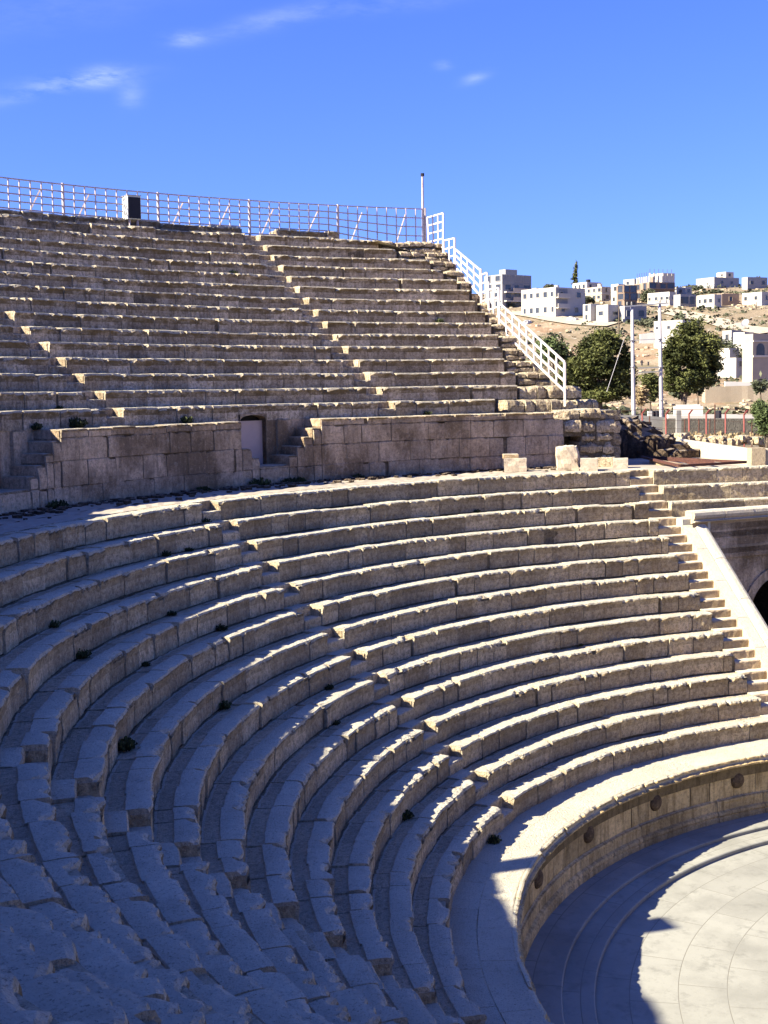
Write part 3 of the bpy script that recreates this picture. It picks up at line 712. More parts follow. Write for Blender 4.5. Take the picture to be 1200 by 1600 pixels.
block('foot_block', 'low squared block at the foot of the rough stone pier', 958, 981, 731, .29, .35, boxy=.97, seed=7, rough=.05)
block('long_block', 'long low block at the base of the pier between two squared blocks', 930, 960, 729, .28, .5, boxy=.97, seed=8, rough=.05, mat=M_rough)
block('corner_block', 'squared stone lying on top of the lower coping beside the railing foot', 866, 890, 654, .2, .35, z0=7.17, seed=9, rough=.15, mat=M_rough)

# rubble: broken vault wall to the right of the pier
mb = MB(); rg = random.Random(11)
for k in range(210):
    u = rg.random(); px = 968+u*95; zt = 5.55+1.05*(1-u)**1.1+.1; zq = rg.uniform(5.2, zt)
    tt = 43.0-u*1.5+rg.uniform(0, 2.2); p = at_depth(px, 650, tt); s = rg.uniform(.18, .42)
    mb.rock((p.x, p.y, zq), (s*rg.uniform(1, 1.6), s, s*rg.uniform(.6, 1)), rg.uniform(0, 3), k, 3, .3, (rg.uniform(-.4, .4), rg.uniform(-.4, .4)), None, .6)
for k in range(26):
    u = k/25; px = 966+u*96; p = at_depth(px, 650, 43.2-u*1.2); mb.rock((p.x, p.y, 5.5+.5*(1-u)), (.55, 1.6, 1.2*(1-u)+.45), rg.uniform(0, 3), k+500, 3, .3, None, None, .7)
tag(mb.build('rubble_wall', M_dark), 'dark broken rubble wall sloping down from the pier to the right', 'ruined wall')
for q, (px, py, s) in enumerate([(1068, 711, .42)]):
    mb = MB(); p = at_depth(px, py, 41.5); mb.rock((p.x, p.y, p.z), (s*.8, s, s*.75), 1, 60+q, 4, .2); tag(mb.build('dark_boulder', M_dark), 'round dark boulder at the low end of the rubble wall', 'boulder')

# steel frame over the shaft
fr = tag(empty('steel_frame', tuple(on_z(1060, 722, 5.64))), 'flat rusty red steel frame lying over the terrace right of the rubble', 'steel frame')
A_, B_, C_, D_ = on_z(1003, 714, 5.72), on_z(1166, 722, 5.70), on_z(1062, 728, 5.66), on_z(1000, 719, 5.66)
def fbar(a, b, name='beam', w=.06): mb = MB(); mb.bar(a, b, w, .07); mb.build(name, M_rust, fr)
fbar(A_, B_); fbar(A_, C_); fbar(C_, B_)
for u in (.3, .6): fbar(A_.lerp(B_, u), C_.lerp(B_, u*.9), 'crossbar', .03)
fbar(on_z(1010, 716, 5.68), on_z(1120, 724.5, 5.67), 'crossbar', .05)
mb = MB(); a = on_z(1020, 721, 5.62); b = on_z(1062, 727.5, 5.6); mb.bar(a, b, .22, .12); tag(mb.build('white_slab', M_new), 'narrow pale stone slab beside the rusty steel frame', 'slab')

# low white parapet at the far right
w1 = at_depth(1050, 697, 45.5); w1.z = 5.93; p2 = on_z(1172, 748, 5.2); p3 = on_z(1190, 748, 5.2)
W = tag(empty('low_wall', (p2.x, p2.y, 5.2)), 'low pale stone parapet with a squared end pillar, right of the steel frame', 'wall')
mb = MB(); d12 = (Vector((w1.x, w1.y, 0))-Vector((p2.x, p2.y, 0))); nn = Vector((d12.y, -d12.x, 0)).normalized()
if nn.dot(p3-p2) < 0: nn = -nn
th = .34
def wallseg(mb, a, b, n_, th, z0, z1, steps=12):
    cols = []
    for i in range(steps+1):
        p = Vector((a[0], a[1], 0)).lerp(Vector((b[0], b[1], 0)), i/steps); q = p+n_*th
        cols.append([(p.x, p.y, z0), (p.x, p.y, z1), (q.x, q.y, z1), (q.x, q.y, z0)])
    b0 = mb.grid(cols, .6, [.45, 0, 1]); 
    for ci in (0, steps): mb.face(tuple(b0+ci*4+j for j in range(4)), .5, 1)
wallseg(mb, (p2.x, p2.y), (w1.x, w1.y), nn, th, 5.0, 6.02); mb.build('parapet', M_new, W)
mb = MB(); q0 = Vector((p2.x, p2.y, 0))+nn*th*1.02-d12.normalized()*.03; q1 = q0+nn*4-d12.normalized()*1.1; wallseg(mb, (q0.x, q0.y), (q1.x, q1.y), d12.normalized(), .34, 5.0, 6.05); mb.build('return_wall', M_new, W)
mb = MB(); pc = p2+nn*th/2-d12.normalized()*.0; mb.box((pc.x, pc.y, 5.58), (.40, .40, 1.0), atan2(d12.y, d12.x), .4, .8); mb.build('pillar', M_new, W)

# ------------------------------------------------------------------ railings
Rf = 32.75
top_z = lambda ph: 14.45; bot_z = lambda ph: 13.33 if ph > -119 else 13.33-.5*min(1, (-119-ph)/5)
rail = tag(empty('rim_railing', pol(Rf, -100, 13.3)), 'long grid railing of mauve painted steel along the top rim of the seating', 'railing')
ph_end = -125.75; spans = [-64]; 
posts = [ph_end+5.95*k for k in range(0, 11)]
for k in range(10):
    a, b = posts[k+1], posts[k]; mb = MB(); n = 9
    for j in range(6):
        f = j/5; mb_pts = []
        for i in range(n):
            p0, p1 = a+(b-a)*i/n, a+(b-a)*(i+1)/n
            mb.bar(pol(Rf, p0, bot_z(p0)+(top_z(p0)-bot_z(p0))*f), pol(Rf, p1, bot_z(p1)+(top_z(p1)-bot_z(p1))*f), .038)
    for i in range(1, n):
        p = a+(b-a)*i/n; mb.bar(pol(Rf-.02, p, bot_z(p)-.08), pol(Rf-.02, p, top_z(p)), .032)
    mb.build('railing_panel', M_paint, rail)
    mb = MB(); mb.bar(pol(Rf, b, bot_z(b)-.4), pol(Rf, b, top_z(b)+.04), .065); mb.build('post', M_paint, rail)
    for q in (.28, .78):
        p = a+(b-a)*q; mb = MB(); mb.bar(pol(Rf+.04, p, top_z(p)-.2), pol(Rf+.45, p+.75, bot_z(p)-.2), .04); mb.build('brace', M_paint, rail)
# tall thin pole at the end of the rim railing
mb = MB(); mb.tube([pol(Rf+.02, -125.62, 12.4), pol(Rf+.02, -125.62, 14.6), pol(Rf+.02, -125.62, 15.66)], [.045, .045, .04], 8)
pl = tag(mb.build('metal_pole', M_paint), 'tall slim metal pole standing at the right end of the rim railing', 'pole')
mb = MB(); mb.tube([pol(Rf+.02, -125.62, 15.64), pol(Rf+.02, -125.62, 15.74)], [.07, .07], 8); mb.build('pole_cap', M_black, pl)
# white stair railing stepping down the broken edge
PH = -126.3
sr = tag(empty('stair_railing', tuple(on_plane(692, 412, PH))), 'white grid railing stepping down the broken right edge of the upper seating', 'railing')
def quad_panel(tl, tr, br, bl, nr, nv, legs=(), w=.05):
    P = [on_plane(*q, PH) for q in (tl, tr, br, bl)]; mb = MB()
    for j in range(nr):
        f = j/(nr-1); mb.bar(P[0].lerp(P[3], f), P[1].lerp(P[2], f), w)
    for i in range(nv):
        f = i/(nv-1); mb.bar(P[0].lerp(P[1], f), P[3].lerp(P[2], f), w*1.1 if i in (0, nv-1) else w*.85)
    mb.build('railing_panel', M_white, sr)
    for a, b in legs: mb = MB(); mb.bar(on_plane(*a, PH), on_plane(*b, PH), w*1.15); mb.build('post', M_white, sr)
quad_panel((668, 340), (692.5, 333), (692.5, 399), (671, 404), 6, 4, [((692.5, 399), (693, 428))])
quad_panel((693.5, 376), (710.5, 372), (710.5, 412.5), (694, 417.5), 4, 3, [((710.5, 412), (711.5, 441))])
quad_panel((711.5, 389.5), (750.5, 422), (751, 462.5), (711.8, 417.5), 4, 5, [((751.3, 420), (752, 484))])
quad_panel((752.5, 429.5), (761, 426), (762.5, 481.5), (753, 485), 5, 2)
quad_panel((762.8, 453), (779, 449.5), (779, 494), (764, 500), 4, 3, [((762.8, 440), (764.5, 502)), ((779.3, 450), (780.5, 512))])
quad_panel((779.8, 473), (882, 565.5), (882, 611), (781, 513), 4, 10, [((882.5, 566), (882.8, 635)), ((831, 566), (831.3, 588))])

# speaker cabinet on the rim, and an unseen box added to cast shadow
def speaker(ph, Rr, z, w, h, d, label, yaw=0):
    root = tag(empty('loudspeaker', pol(Rr, ph, z)), label, 'loudspeaker'); c = Vector(pol(Rr, ph, z)); a = rad(ph)+yaw
    def loc(x, y, zz): v = Matrix.Rotation(a, 3, 'Z') @ Vector((x, y, zz)); return c+v
    mb = MB(); mb.box(loc(d/2, 0, .18+h/2), (d, w, h), a); mb.build('cabinet', M_ply, root)
    mb = MB(); mb.box(loc(-.012, 0, .18+h/2-.01), (.022, w-.05, h-.07), a); mb.build('grille', M_black, root)
    mb = MB(); mb.box(loc(d/2, 0, .18+h+.014), (d+.04, w+.03, .025), a); mb.build('lid', M_steel, root)
    for sy in (-1, 1):
        mb = MB(); mb.bar(loc(.1, sy*w*.3, -.25), loc(.1, sy*w*.3, .18), .05); mb.build('leg', M_paint, root)
speaker(-106.0, 32.35, 13.32, .46, .74, .42, 'black fronted loudspeaker cabinet with pale sides on short legs before the rim railing', rad(-4))

speaker(-54.0, RU+.12, 7.42, .5, .85, .42, 'unseen speaker-shaped box added on the terrace wall to cast a finger of shadow', rad(18))  # added out of view, placed to throw the narrow shadow on the orchestra
# ------------------------------------------------------------------ weeds growing in the joints
ordn = {1: 'top', 2: 'second', 3: 'third', 4: 'fourth', 5: 'fifth', 6: 'sixth', 7: 'seventh', 8: 'eighth', 9: 'ninth', 10: 'tenth', 11: 'eleventh', 12: 'twelfth', 13: 'thirteenth', 14: 'lowest'}
def tuft(p, size, seed, mat, n=90, flat=.8):
    rg = random.Random(seed); mb = MB()
    for k in range(n):
        a = rg.uniform(0, 2*pi); r = size*sqrt(rg.random())*.6; h = size*rg.uniform(.25, 1)*flat*(1-r/size*.6)
        b = Vector((p[0]+r*cos(a)*.6, p[1]+r*sin(a)*.6, p[2])); tip = b+Vector((cos(a)*r*.7, sin(a)*r*.7, h)); s = size*rg.uniform(.07, .16)
        q = Vector((rg.uniform(-1, 1), rg.uniform(-1, 1), rg.uniform(-.4, .4))).normalized()*s; m_ = (b+tip)/2
        i = mb.add([m_-q, b, m_+q, tip]); mb.face((i, i+1, i+2, i+3), rg.random(), 0)
        i = mb.add([tip-q*.9, tip+Vector((0, 0, s)), tip+q*.9, tip-Vector((0, 0, s))]); mb.face((i, i+1, i+2, i+3), rg.random(), 0)
    return mb.build('weed_tuft', mat)
WD = [(1, 322, 819, .2, 'near the stairs'), (2, 258, 835, .2, 'left of the near stairs'), (2, 296, 860, .16, 'under the stair top'), (3, 80, 909, .2, 'far left of the shaded rows'),
      (4, 127, 1021, .25, 'beside a wide joint'), (4, 268, 964, .16, 'left part'), (5, 345, 983, .22, 'under the sunlit edge'), (5, 228, 1038, .14, 'deep in shade'), (6, 190, 1062, .3, 'where the curve turns'),
      (7, 350, 1097, .24, 'in the shaded bend'), (9, 523, 1056, .15, 'near a broken block'), (8, 512, 1017, .17, 'just below the stairs'), (12, 632, 1192, .24, 'at a collapsed joint'), (14, 768, 1206, .28, 'on the stair foot'),
      (2, 745, 792, .16, 'in full sun right of centre'), (9, 908, 1043, .1, 'in an open joint on the right')]
for q, (i, px, py, s, w) in enumerate(WD):
    R, z = low_R(i), low_z(i)-H; p = on_cyl(px, py, R-.04); tag(tuft((p.x, p.y, z-.03), s*.78, q, M_weed), f'dark weed under the {ordn[i]} lower seat row, {w}', 'weed', 'weeds growing in the stone joints')
for q, (k, px, s, w) in enumerate([(1, 118, .30, 'above the left door'), (1, 55, .2, 'at the far left edge'), (1, 290, .24, 'right of the broken blocks'), (8, 688, .22, 'under the railing side'), (12, 370, .2, 'near the top of the stairs'), (1, 668, .16, 'below the right stairs'), (2, 92, .12, 'one step above the others')]):
    R, z = up_R(k), up_z(k)-HU; p = on_cyl(px, 620, R-.05); tag(tuft((p.x, p.y, z), s, 50+q, M_weed), f'dark weed tuft on upper row {"one two three four five six seven eight nine ten eleven twelve".split()[k-1]}, {w}', 'weed', 'weeds growing in the stone joints')
for q, (px, py, s, w) in enumerate([(405, 752, .35, 'below the door landing'), (466, 748, .28, 'right of the door'), (560, 744, .22, 'at the middle of the wall'), (318, 768, .22, 'left of the door'), (90, 792, .3, 'below the left steps'), (450, 754, .25, 'between door and stairs')]):
    p = on_cyl(px, py, 21.15); tag(tuft((p.x, p.y, TERR-.02), s, 70+q, M_weed, 120, .7), f'dark weed at the foot of the terrace wall, {w}', 'weed', 'weeds along the terrace wall')
# loose debris strewn along the foot of the wall: nobody could count it
mb = MB(); rg = random.Random(21)
for k in range(420):
    ph = rg.uniform(-125, -74); r = 21.25-abs(rg.gauss(0, .38)); s = rg.uniform(.04, .13)
    mb.rock((*pol(r, ph, 0)[:2], TERR+s*.2), (s*1.5, s, s*.7), rg.uniform(0, 3), k, 2, .3, None, None, .6)
tag(mb.build('stone_debris', M_dark), 'small stone chips and earth strewn along the foot of the terrace wall', 'debris', None, 'stuff')

# ------------------------------------------------------------------ utility pole frame
gp1, t1 = hit(990, 672); gp2 = at_depth(1033, 676, t1)
uf = tag(empty('utility_pole', tuple(gp1)), 'twin concrete utility poles joined by crossarms, standing behind the ruined wall', 'utility pole')
def upole(pxb, pxt, top):
    b = at_depth(pxb, 682, t1); tp = at_depth(pxt, top, t1); mb = MB(); b.z -= 1
    mb.tube([b, b.lerp(tp, .3), b.lerp(tp, .6), tp], [.185, .17, .15, .125], 12); mb.build('pole', M_concp, uf, True); return b, tp
b1_, tp1 = upole(991, 987.5, 477); b2_, tp2 = upole(1034.5, 1030.5, 474)
def ua(a, b, w, nm, m, h=None): mb = MB(); mb.bar(at_depth(*a, t1-.2), at_depth(*b, t1-.2), w, h); mb.build(nm, m, uf)
ua((976, 479), (1045, 473.5), .10, 'crossarm', M_steel)
ua((984, 532), (1034, 529.5), .05, 'brace', M_steel)
ua((997, 575), (1030, 574), .12, 'platform', M_conc, .12); ua((997, 582), (1030, 580.5), .12, 'platform', M_conc, .12)
for px, py in ((988, 532), (989, 573), (1031.5, 530), (1033, 573), (1034, 625), (991, 650)):
    mb = MB(); p = at_depth(px, py, t1); mb.tube([p-Vector((0, 0, .04)), p+Vector((0, 0, .04))], [.2, .2], 12); mb.build('band', M_steel, uf)
for px in (980, 987, 1031, 1041):
    mb = MB(); p = at_depth(px, 477-(px-980)*.06, t1-.2); mb.tube([p, p+Vector((0, 0, .16)), p+Vector((0, 0, .28))], [.05, .08, .04], 8); mb.build('insulator', M_conc, uf)
ua((1003, 571), (1003, 563), .1, 'insulator', M_black); ua((1013, 571), (1013, 565), .1, 'insulator', M_black)
mb = MB(); mb.bar(at_depth(975, 530, t1-4), at_depth(948, 612, t1-8), .028); mb.build('guy_wire', M_concp, uf)

# ------------------------------------------------------------------ fence of red posts and low walls behind it
fence = tag(empty('wire_fence', tuple(hit(1100, 690)[0])), 'wire fence with cranked red posts behind the low pale parapet', 'fence')
fp = []
for px, yb, yt in [(960, 672, 644), (1004, 672, 640), (1041, 684, 641), (1077, 684, 641), (1104, 685, 641), (1134, 690, 640), (1163, 690, 642), (1198, 690, 642)]:
    b, t = hit(px, max(yb, 684)); t = 58.; b = at_depth(px, yb, t); tp = at_depth(px-.5, yt+6, t); tp2_ = at_depth(px+5, yt-1, t)
    mb = MB(); b.z -= .4; mb.bar(b, tp, .06); mb.bar(tp, tp2_, .06); mb.build('post', M_redpaint, fence); fp.append((b, tp, tp2_))
mb = MB()
for a, b in zip(fp, fp[1:]):
    for f in (.3, .55, .8, 1.0): mb.bar(a[0].lerp(a[1], f), b[0].lerp(b[1], f), .012)
    mb.bar(a[2], b[2], .018)
mb.build('wire', M_rust, fence)
for px, yt in [(1015, 650), (1070, 655), (1092, 655), (1109, 655), (1117, 632), (1175, 660)]:
    b = at_depth(px, 688, 59); tp = at_depth(px, yt, 59); mb = MB(); b.z -= .3; mb.bar(b, tp, .045); mb.build('stake', M_rust, fence)
def strip_wall(name, label, pts, h_px, t, mat, th=.5, depth_fn=None, drop=1.0, cat='wall'):
    mb = MB()
    for (x0, yt0, yb0), (x1, yt1, yb1) in zip(pts, pts[1:]):
        n = max(1, int(abs(x1-x0)/8))
        for i in range(n):
            f0, f1 = i/n, (i+1)/n
            A0 = at_depth(x0+(x1-x0)*f0, yt0+(yt1-yt0)*f0, t); A1 = at_depth(x0+(x1-x0)*f1, yt0+(yt1-yt0)*f1, t)
            B0 = at_depth(x0+(x1-x0)*f0, yb0+(yb1-yb0)*f0, t); B1 = at_depth(x0+(x1-x0)*f1, yb0+(yb1-yb0)*f1, t)
            B0.z -= drop; B1.z -= drop; dv = Vector((FW.x, FW.y, 0)).normalized()*th; tone = random.random()
            b = mb.add([B0, B1, A1, A0, A1+dv, A0+dv, B0+dv, B1+dv])
            mb.face((b, b+1, b+2, b+3), tone, .8); mb.face((b+3, b+2, b+4, b+5), tone, .1)
            if i == 0: mb.face((b, b+3, b+5, b+6), tone, .8)
            if i == n-1: mb.face((b+1, b+2, b+4, b+7), tone, .8)
    return tag(mb.build(name, mat), label, cat)
M_gwall = stone('grey_field_stone', (.34, .31, .26), (.15, .135, .11), (.06, .054, .042), .6, .4, .8)
M_tan = stone('tan_field_stone', (.45, .39, .29), (.40, .33, .235), (.36, .27, .18), .4, .15, .5)
M_pale = plain('pale_plaster', (.50, .47, .42), .85, 0, .08, .6)
strip_wall('field_wall', 'grey field stone wall with a pale top, behind the red fence posts', [(1040, 654, 684), (1110, 654, 688), (1200, 654, 690)], 0, 62.5, M_gwall, .6)
strip_wall('metal_sheet_fence', 'pale grey sheet metal fence left of the field wall', [(956, 648, 668), (1000, 649, 672), (1039, 652, 676)], 0, 63.5, M_conc, .1, cat='fence')
strip_wall('roadside_kerb', 'long white kerb wall running above the grey field wall', [(1044, 648, 653), (1190, 647.5, 653)], 0, 80, M_pale, .6)
strip_wall('terrace_bank', 'pale tan retaining wall below the houses on the right', [(1102, 605, 622), (1150, 603, 620), (1205, 602, 619)], 0, 186, M_tan, 2.0)
strip_wall('slope_wall', 'long brown garden wall below the white house on the slope', [(1089, 482, 491), (1150, 480, 489)], 0, 318, M_rough, 1.0)
strip_wall('yard_wall', 'white yard wall under the unfinished block on the skyline', [(1064, 487, 491), (1090, 487, 492)], 0, 322, M_pale, .6)
strip_wall('low_garden_wall', 'pale low wall in front of the arched villa', [(1133, 596, 600), (1205, 598, 603)], 0, 190, M_pale, .5)
strip_wall('white_fence_wall', 'white post-and-wall strip left of the large pine', [(1000, 522, 528), (1024, 519, 528)], 0, 240, M_pale, .4)
mb = MB(); p = at_depth(1060, 678, 61); mb.box((p.x, p.y, p.z+.45), (.22, .22, 1.3), YAW); tag(mb.build('concrete_post', M_conc), 'pale square concrete post standing before the grey field wall', 'post')
mb = MB(); p = at_depth(1015, 664, 66); mb.box((p.x, p.y, p.z), (.2, .2, 1.4), YAW); tag(mb.build('concrete_post', M_pale), 'pale concrete post between the two utility poles', 'post')
mb = MB(); p = at_depth(1075, 646, 78); mb.box((p.x, p.y, p.z+.15), (1.7, 1.1, .55), YAW+pi/2-.2); o = tag(mb.build('white_tank', M_pale), 'small white box tank on the kerb wall beside the pine trunk', 'tank')
mb = MB(); p2_ = at_depth(1066, 643, 78); mb.box((p.x, p.y, p.z+.47), (1.4, .9, .1), YAW+pi/2-.2); mb.build('lid', M_pale, o)
for q, (px, lb) in enumerate([(1019, 'left one of the small dark posts between the utility poles'), (1025, 'right one of the small dark posts between the utility poles'), (1122, 'thick dark post standing on the white kerb wall')]):
    mb = MB(); p = at_depth(px, 648 if q < 2 else 650, 79); mb.rock((p.x, p.y, p.z-.1), (.3 if q < 2 else .42, .3, .7 if q < 2 else .85), 0, q, 3, .1, None, .5, .8); tag(mb.build('dark_post', M_black), lb, 'post')
# rocks at the foot of the fence
rg = random.Random(31); 
for q in range(34):
    px = 1045+q*4.7+rg.uniform(-2, 2); py = rg.uniform(686, 697); p, t = hit(px, py); t = min(t, 56); p = at_depth(px, py, t) if t >= 56 else p
    s = rg.uniform(.22, .5); mb = MB(); mb.rock((p.x, p.y, p.z+s*.2), (s*1.3, s, s*.7), rg.uniform(0, 3), q+90, 3, .25, None, None, .65)
    tag(mb.build('field_stone', M_rough), 'one of the pale rough field stones scattered along the foot of the red-post fence', 'stone', 'field stones along the fence foot')

# ------------------------------------------------------------------ trees and bushes
def foliage(blobs, n, leaf, seed, name, mat, parent, needle=False):
    rg = random.Random(seed); mb = MB(); tot = sum(b[3]*b[4]*b[5] for b in blobs)
    for (cx, cy, cz, rx, ry, rz) in blobs:
        m = max(20, int(n*rx*ry*rz/tot)); tb = rg.uniform(-.15, .15)
        for k in range(m):
            v = Vector((rg.gauss(0, 1), rg.gauss(0, 1), rg.gauss(0, 1))).normalized()*(rg.random()**.4)
            w = 1+.5*mn.noise(v*2.2+Vector((seed, cx, cz)))
            c = Vector((cx+v.x*rx*w, cy+v.y*ry*w, cz+v.z*rz*w))
            if mn.noise(c*(1.1/max(leaf*4, .5))) < -.14: continue
            a = Vector((rg.gauss(0, 1), rg.gauss(0, 1), rg.gauss(0, .6))).normalized(); b = a.cross(Vector((rg.gauss(0, 1), rg.gauss(0, 1), rg.gauss(0, 1)))).normalized()
            s = leaf*rg.uniform(.6, 1.3); q = .35 if needle else .6
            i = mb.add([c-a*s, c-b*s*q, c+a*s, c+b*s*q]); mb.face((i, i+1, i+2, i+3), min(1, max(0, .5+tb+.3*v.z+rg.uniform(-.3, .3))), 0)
    return mb.build(name, mat, parent)
def tree(name, label, px, pyb, t, blobs_px, trunk_w, mat, n, leaf, seed, cat='tree', limbs=True, group=None, trunk_px=None):
    """blobs given as (px, py, half width px, half height px) around the trunk, spread in depth as well"""
    base = at_depth(px, pyb, t); m = t/FPX; rg = random.Random(seed)
    gz = terr(base.x, base.y); base.z = min(base.z, gz+.2) if gz > 0 else base.z
    root = tag(empty(name, tuple(base)), label, cat, group); blobs = []; fwd = Vector((FW.x, FW.y, 0)).normalized()
    for bx, by, rx, ry in blobs_px:
        rx *= 1.22; ry *= 1.18
        for dd in (-1, 0, 1):
            c = at_depth(bx+rg.uniform(-.3, .3)*rx*abs(dd), by+rg.uniform(-.2, .2)*ry*abs(dd), t)+fwd*dd*rx*m*rg.uniform(.5, .9)
            s = 1 if dd == 0 else .8; blobs.append((c.x, c.y, c.z, rx*m*s, rx*m*s, ry*m*s))
    mb = MB(); top = at_depth(blobs_px[0][0], blobs_px[0][1], t); b0 = base-Vector((0, 0, .5))
    mid = b0.lerp(top, .45)+Vector((.1, .1, 0))
    mb.tube([b0, b0.lerp(mid, .5), mid, top], [trunk_w*1.2, trunk_w, trunk_w*.75, trunk_w*.2], 8)
    if limbs:
        for q, b in enumerate(blobs[::2]):
            s = b0.lerp(top, rg.uniform(.3, .7)); e = Vector(b[:3]); mb.tube([s, s.lerp(e, .5)+Vector((0, 0, -.1)), e], [trunk_w*.4, trunk_w*.25, trunk_w*.08], 6)
    mb.build('trunk', M_wood, root)
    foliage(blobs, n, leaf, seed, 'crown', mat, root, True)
    return root
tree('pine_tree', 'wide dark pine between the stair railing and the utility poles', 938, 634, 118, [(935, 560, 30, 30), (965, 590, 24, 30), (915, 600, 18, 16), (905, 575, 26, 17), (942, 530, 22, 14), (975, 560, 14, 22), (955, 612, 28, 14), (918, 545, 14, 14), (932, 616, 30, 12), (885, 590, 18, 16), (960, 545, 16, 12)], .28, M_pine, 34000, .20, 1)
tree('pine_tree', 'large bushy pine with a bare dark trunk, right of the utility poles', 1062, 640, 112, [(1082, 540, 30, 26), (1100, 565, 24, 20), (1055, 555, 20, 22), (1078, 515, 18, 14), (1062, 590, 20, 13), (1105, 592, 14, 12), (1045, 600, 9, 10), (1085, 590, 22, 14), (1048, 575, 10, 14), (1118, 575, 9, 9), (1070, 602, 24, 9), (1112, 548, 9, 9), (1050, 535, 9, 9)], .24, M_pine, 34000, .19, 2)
tree('young_pine', 'small olive green pine partly hidden behind the stair railing', 866, 600, 150, [(864, 545, 20, 18), (884, 560, 14, 16), (850, 535, 12, 10)], .18, M_bush, 5000, .25, 3)
tree('dark_shrub', 'dark low shrub behind the twin utility poles', 1016, 625, 150, [(1016, 600, 15, 18), (1016, 614, 13, 12)], .12, M_pine, 3000, .25, 4, 'shrub', False)
tree('dry_shrub', 'bare grey brown shrub left of the twin poles', 1000, 632, 140, [(1002, 614, 10, 12), (1000, 624, 8, 9)], .08, M_dry, 900, .25, 5, 'shrub', False)
tree('roadside_bush', 'feathery green bush cut by the right edge of the photo', 1196, 695, 52, [(1198, 650, 21, 24), (1188, 640, 12, 14), (1204, 672, 14, 18)], .05, M_bush, 9000, .07, 6, 'bush')
for q, (px, py, t, rx, ry, lb) in enumerate([(1010, 510, 285, 12, 11, 'round olive tree in front of the white shed'), (1040, 524, 0, 0, 0, ''), (1012, 462, 330, 10, 10, 'olive tree between the brown block and the white house'), (1108, 450, 400, 26, 6, 'band of olive trees below the grey skyline building'),
                       (1085, 452, 385, 14, 6, 'olive trees left of the grey skyline building'), (1176, 446, 380, 16, 11, 'olive trees behind the white house at the far right'), (1142, 560, 230, 16, 20, 'grey green tree behind the white sheds'), (1130, 545, 250, 14, 14, 'pale tree left of the arched villa'),
                       (918, 470, 325, 9, 5, 'low dark tree behind the small white houses'), (796, 480, 330, 10, 9, 'dark bush at the foot of the grey apartment block'), (858, 448, 395, 7, 3, 'small tree on the roofline behind the long white block'), (1158, 472, 350, 8, 6, 'shrub beside the white house on the slope'),
                       (1065, 612, 160, 11, 7, 'low shrubs at the end of the tan wall'), (1090, 608, 158, 6, 8, 'small bush beside the tan retaining wall'), (1188, 600, 175, 9, 12, 'leafless grey tree before the villa')]):
    if not lb: continue
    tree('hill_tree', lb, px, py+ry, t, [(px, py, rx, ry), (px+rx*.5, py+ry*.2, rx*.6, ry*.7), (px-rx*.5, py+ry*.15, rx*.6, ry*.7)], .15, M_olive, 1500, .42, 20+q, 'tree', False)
tree('cypress_tree', 'lone thin dark cypress on the skyline behind the houses', 899, 445, 400, [(899, 428, 3.2, 12), (900, 414, 2.0, 9), (898, 438, 4, 9)], .2, M_pine, 1600, .35, 60, 'tree', False)
for q in range(16):   # grass clumps at the fence foot
    rg = random.Random(200+q); px = 1050+q*9.5; p = at_depth(px, 690+rg.uniform(-3, 3), 57); tag(tuft((p.x, p.y, p.z-.1), rg.uniform(.35, .7), 300+q, M_dry, 110, .8), 'one of the dry straw-coloured grass clumps growing along the red-post fence', 'grass clump', 'dry grass clumps by the fence')

# scrub and loose rock covering the hillside
mb = MB(); mr = MB(); rg = random.Random(77); sc = 0
for k in range(5500):
    bb = rg.uniform(-163.5, -146.5); dd = 130+rg.random()**.8*330; x, y = CD+dd*cos(rad(bb)), dd*sin(rad(bb)); n_ = mn.noise(Vector((x*.03, y*.03, 4)))+.6*mn.noise(Vector((x*.11, y*.11, 8)))
    z = terr(x, y)
    if n_ > .08 and rg.random() < .8:
        s_ = rg.uniform(.25, .8)*(1+max(0, n_-.3)*1.5)
        for j in range(6):
            c = Vector((x+rg.gauss(0, s_*.5), y+rg.gauss(0, s_*.5), z+rg.uniform(.0, s_*.8))); a = Vector((rg.gauss(0, 1), rg.gauss(0, 1), rg.gauss(0, .5))).normalized()*s_*.5; b = a.cross(Vector((rg.gauss(0, 1), rg.gauss(0, 1), rg.gauss(0, 1)))).normalized()*s_*.4
            i = mb.add([c-a, c-b, c+a, c+b]); mb.face((i, i+1, i+2, i+3), rg.random(), 0)
    elif n_ < .05 and rg.random() < .35 and dd < 400:
        s_ = rg.uniform(.25, .9); mr.rock((x, y, z+s_*.1), (s_*1.5, s_, s_*.7), rg.uniform(0, 3), k, 2, .3, None, None, .6)
tag(mb.build('hillside_scrub', M_olive), 'low grey green scrub dotted over the dry hillside', 'scrub', None, 'stuff')
tag(mr.build('hillside_rocks', M_rough), 'pale loose rocks scattered over the dry hillside', 'rocks', None, 'stuff')

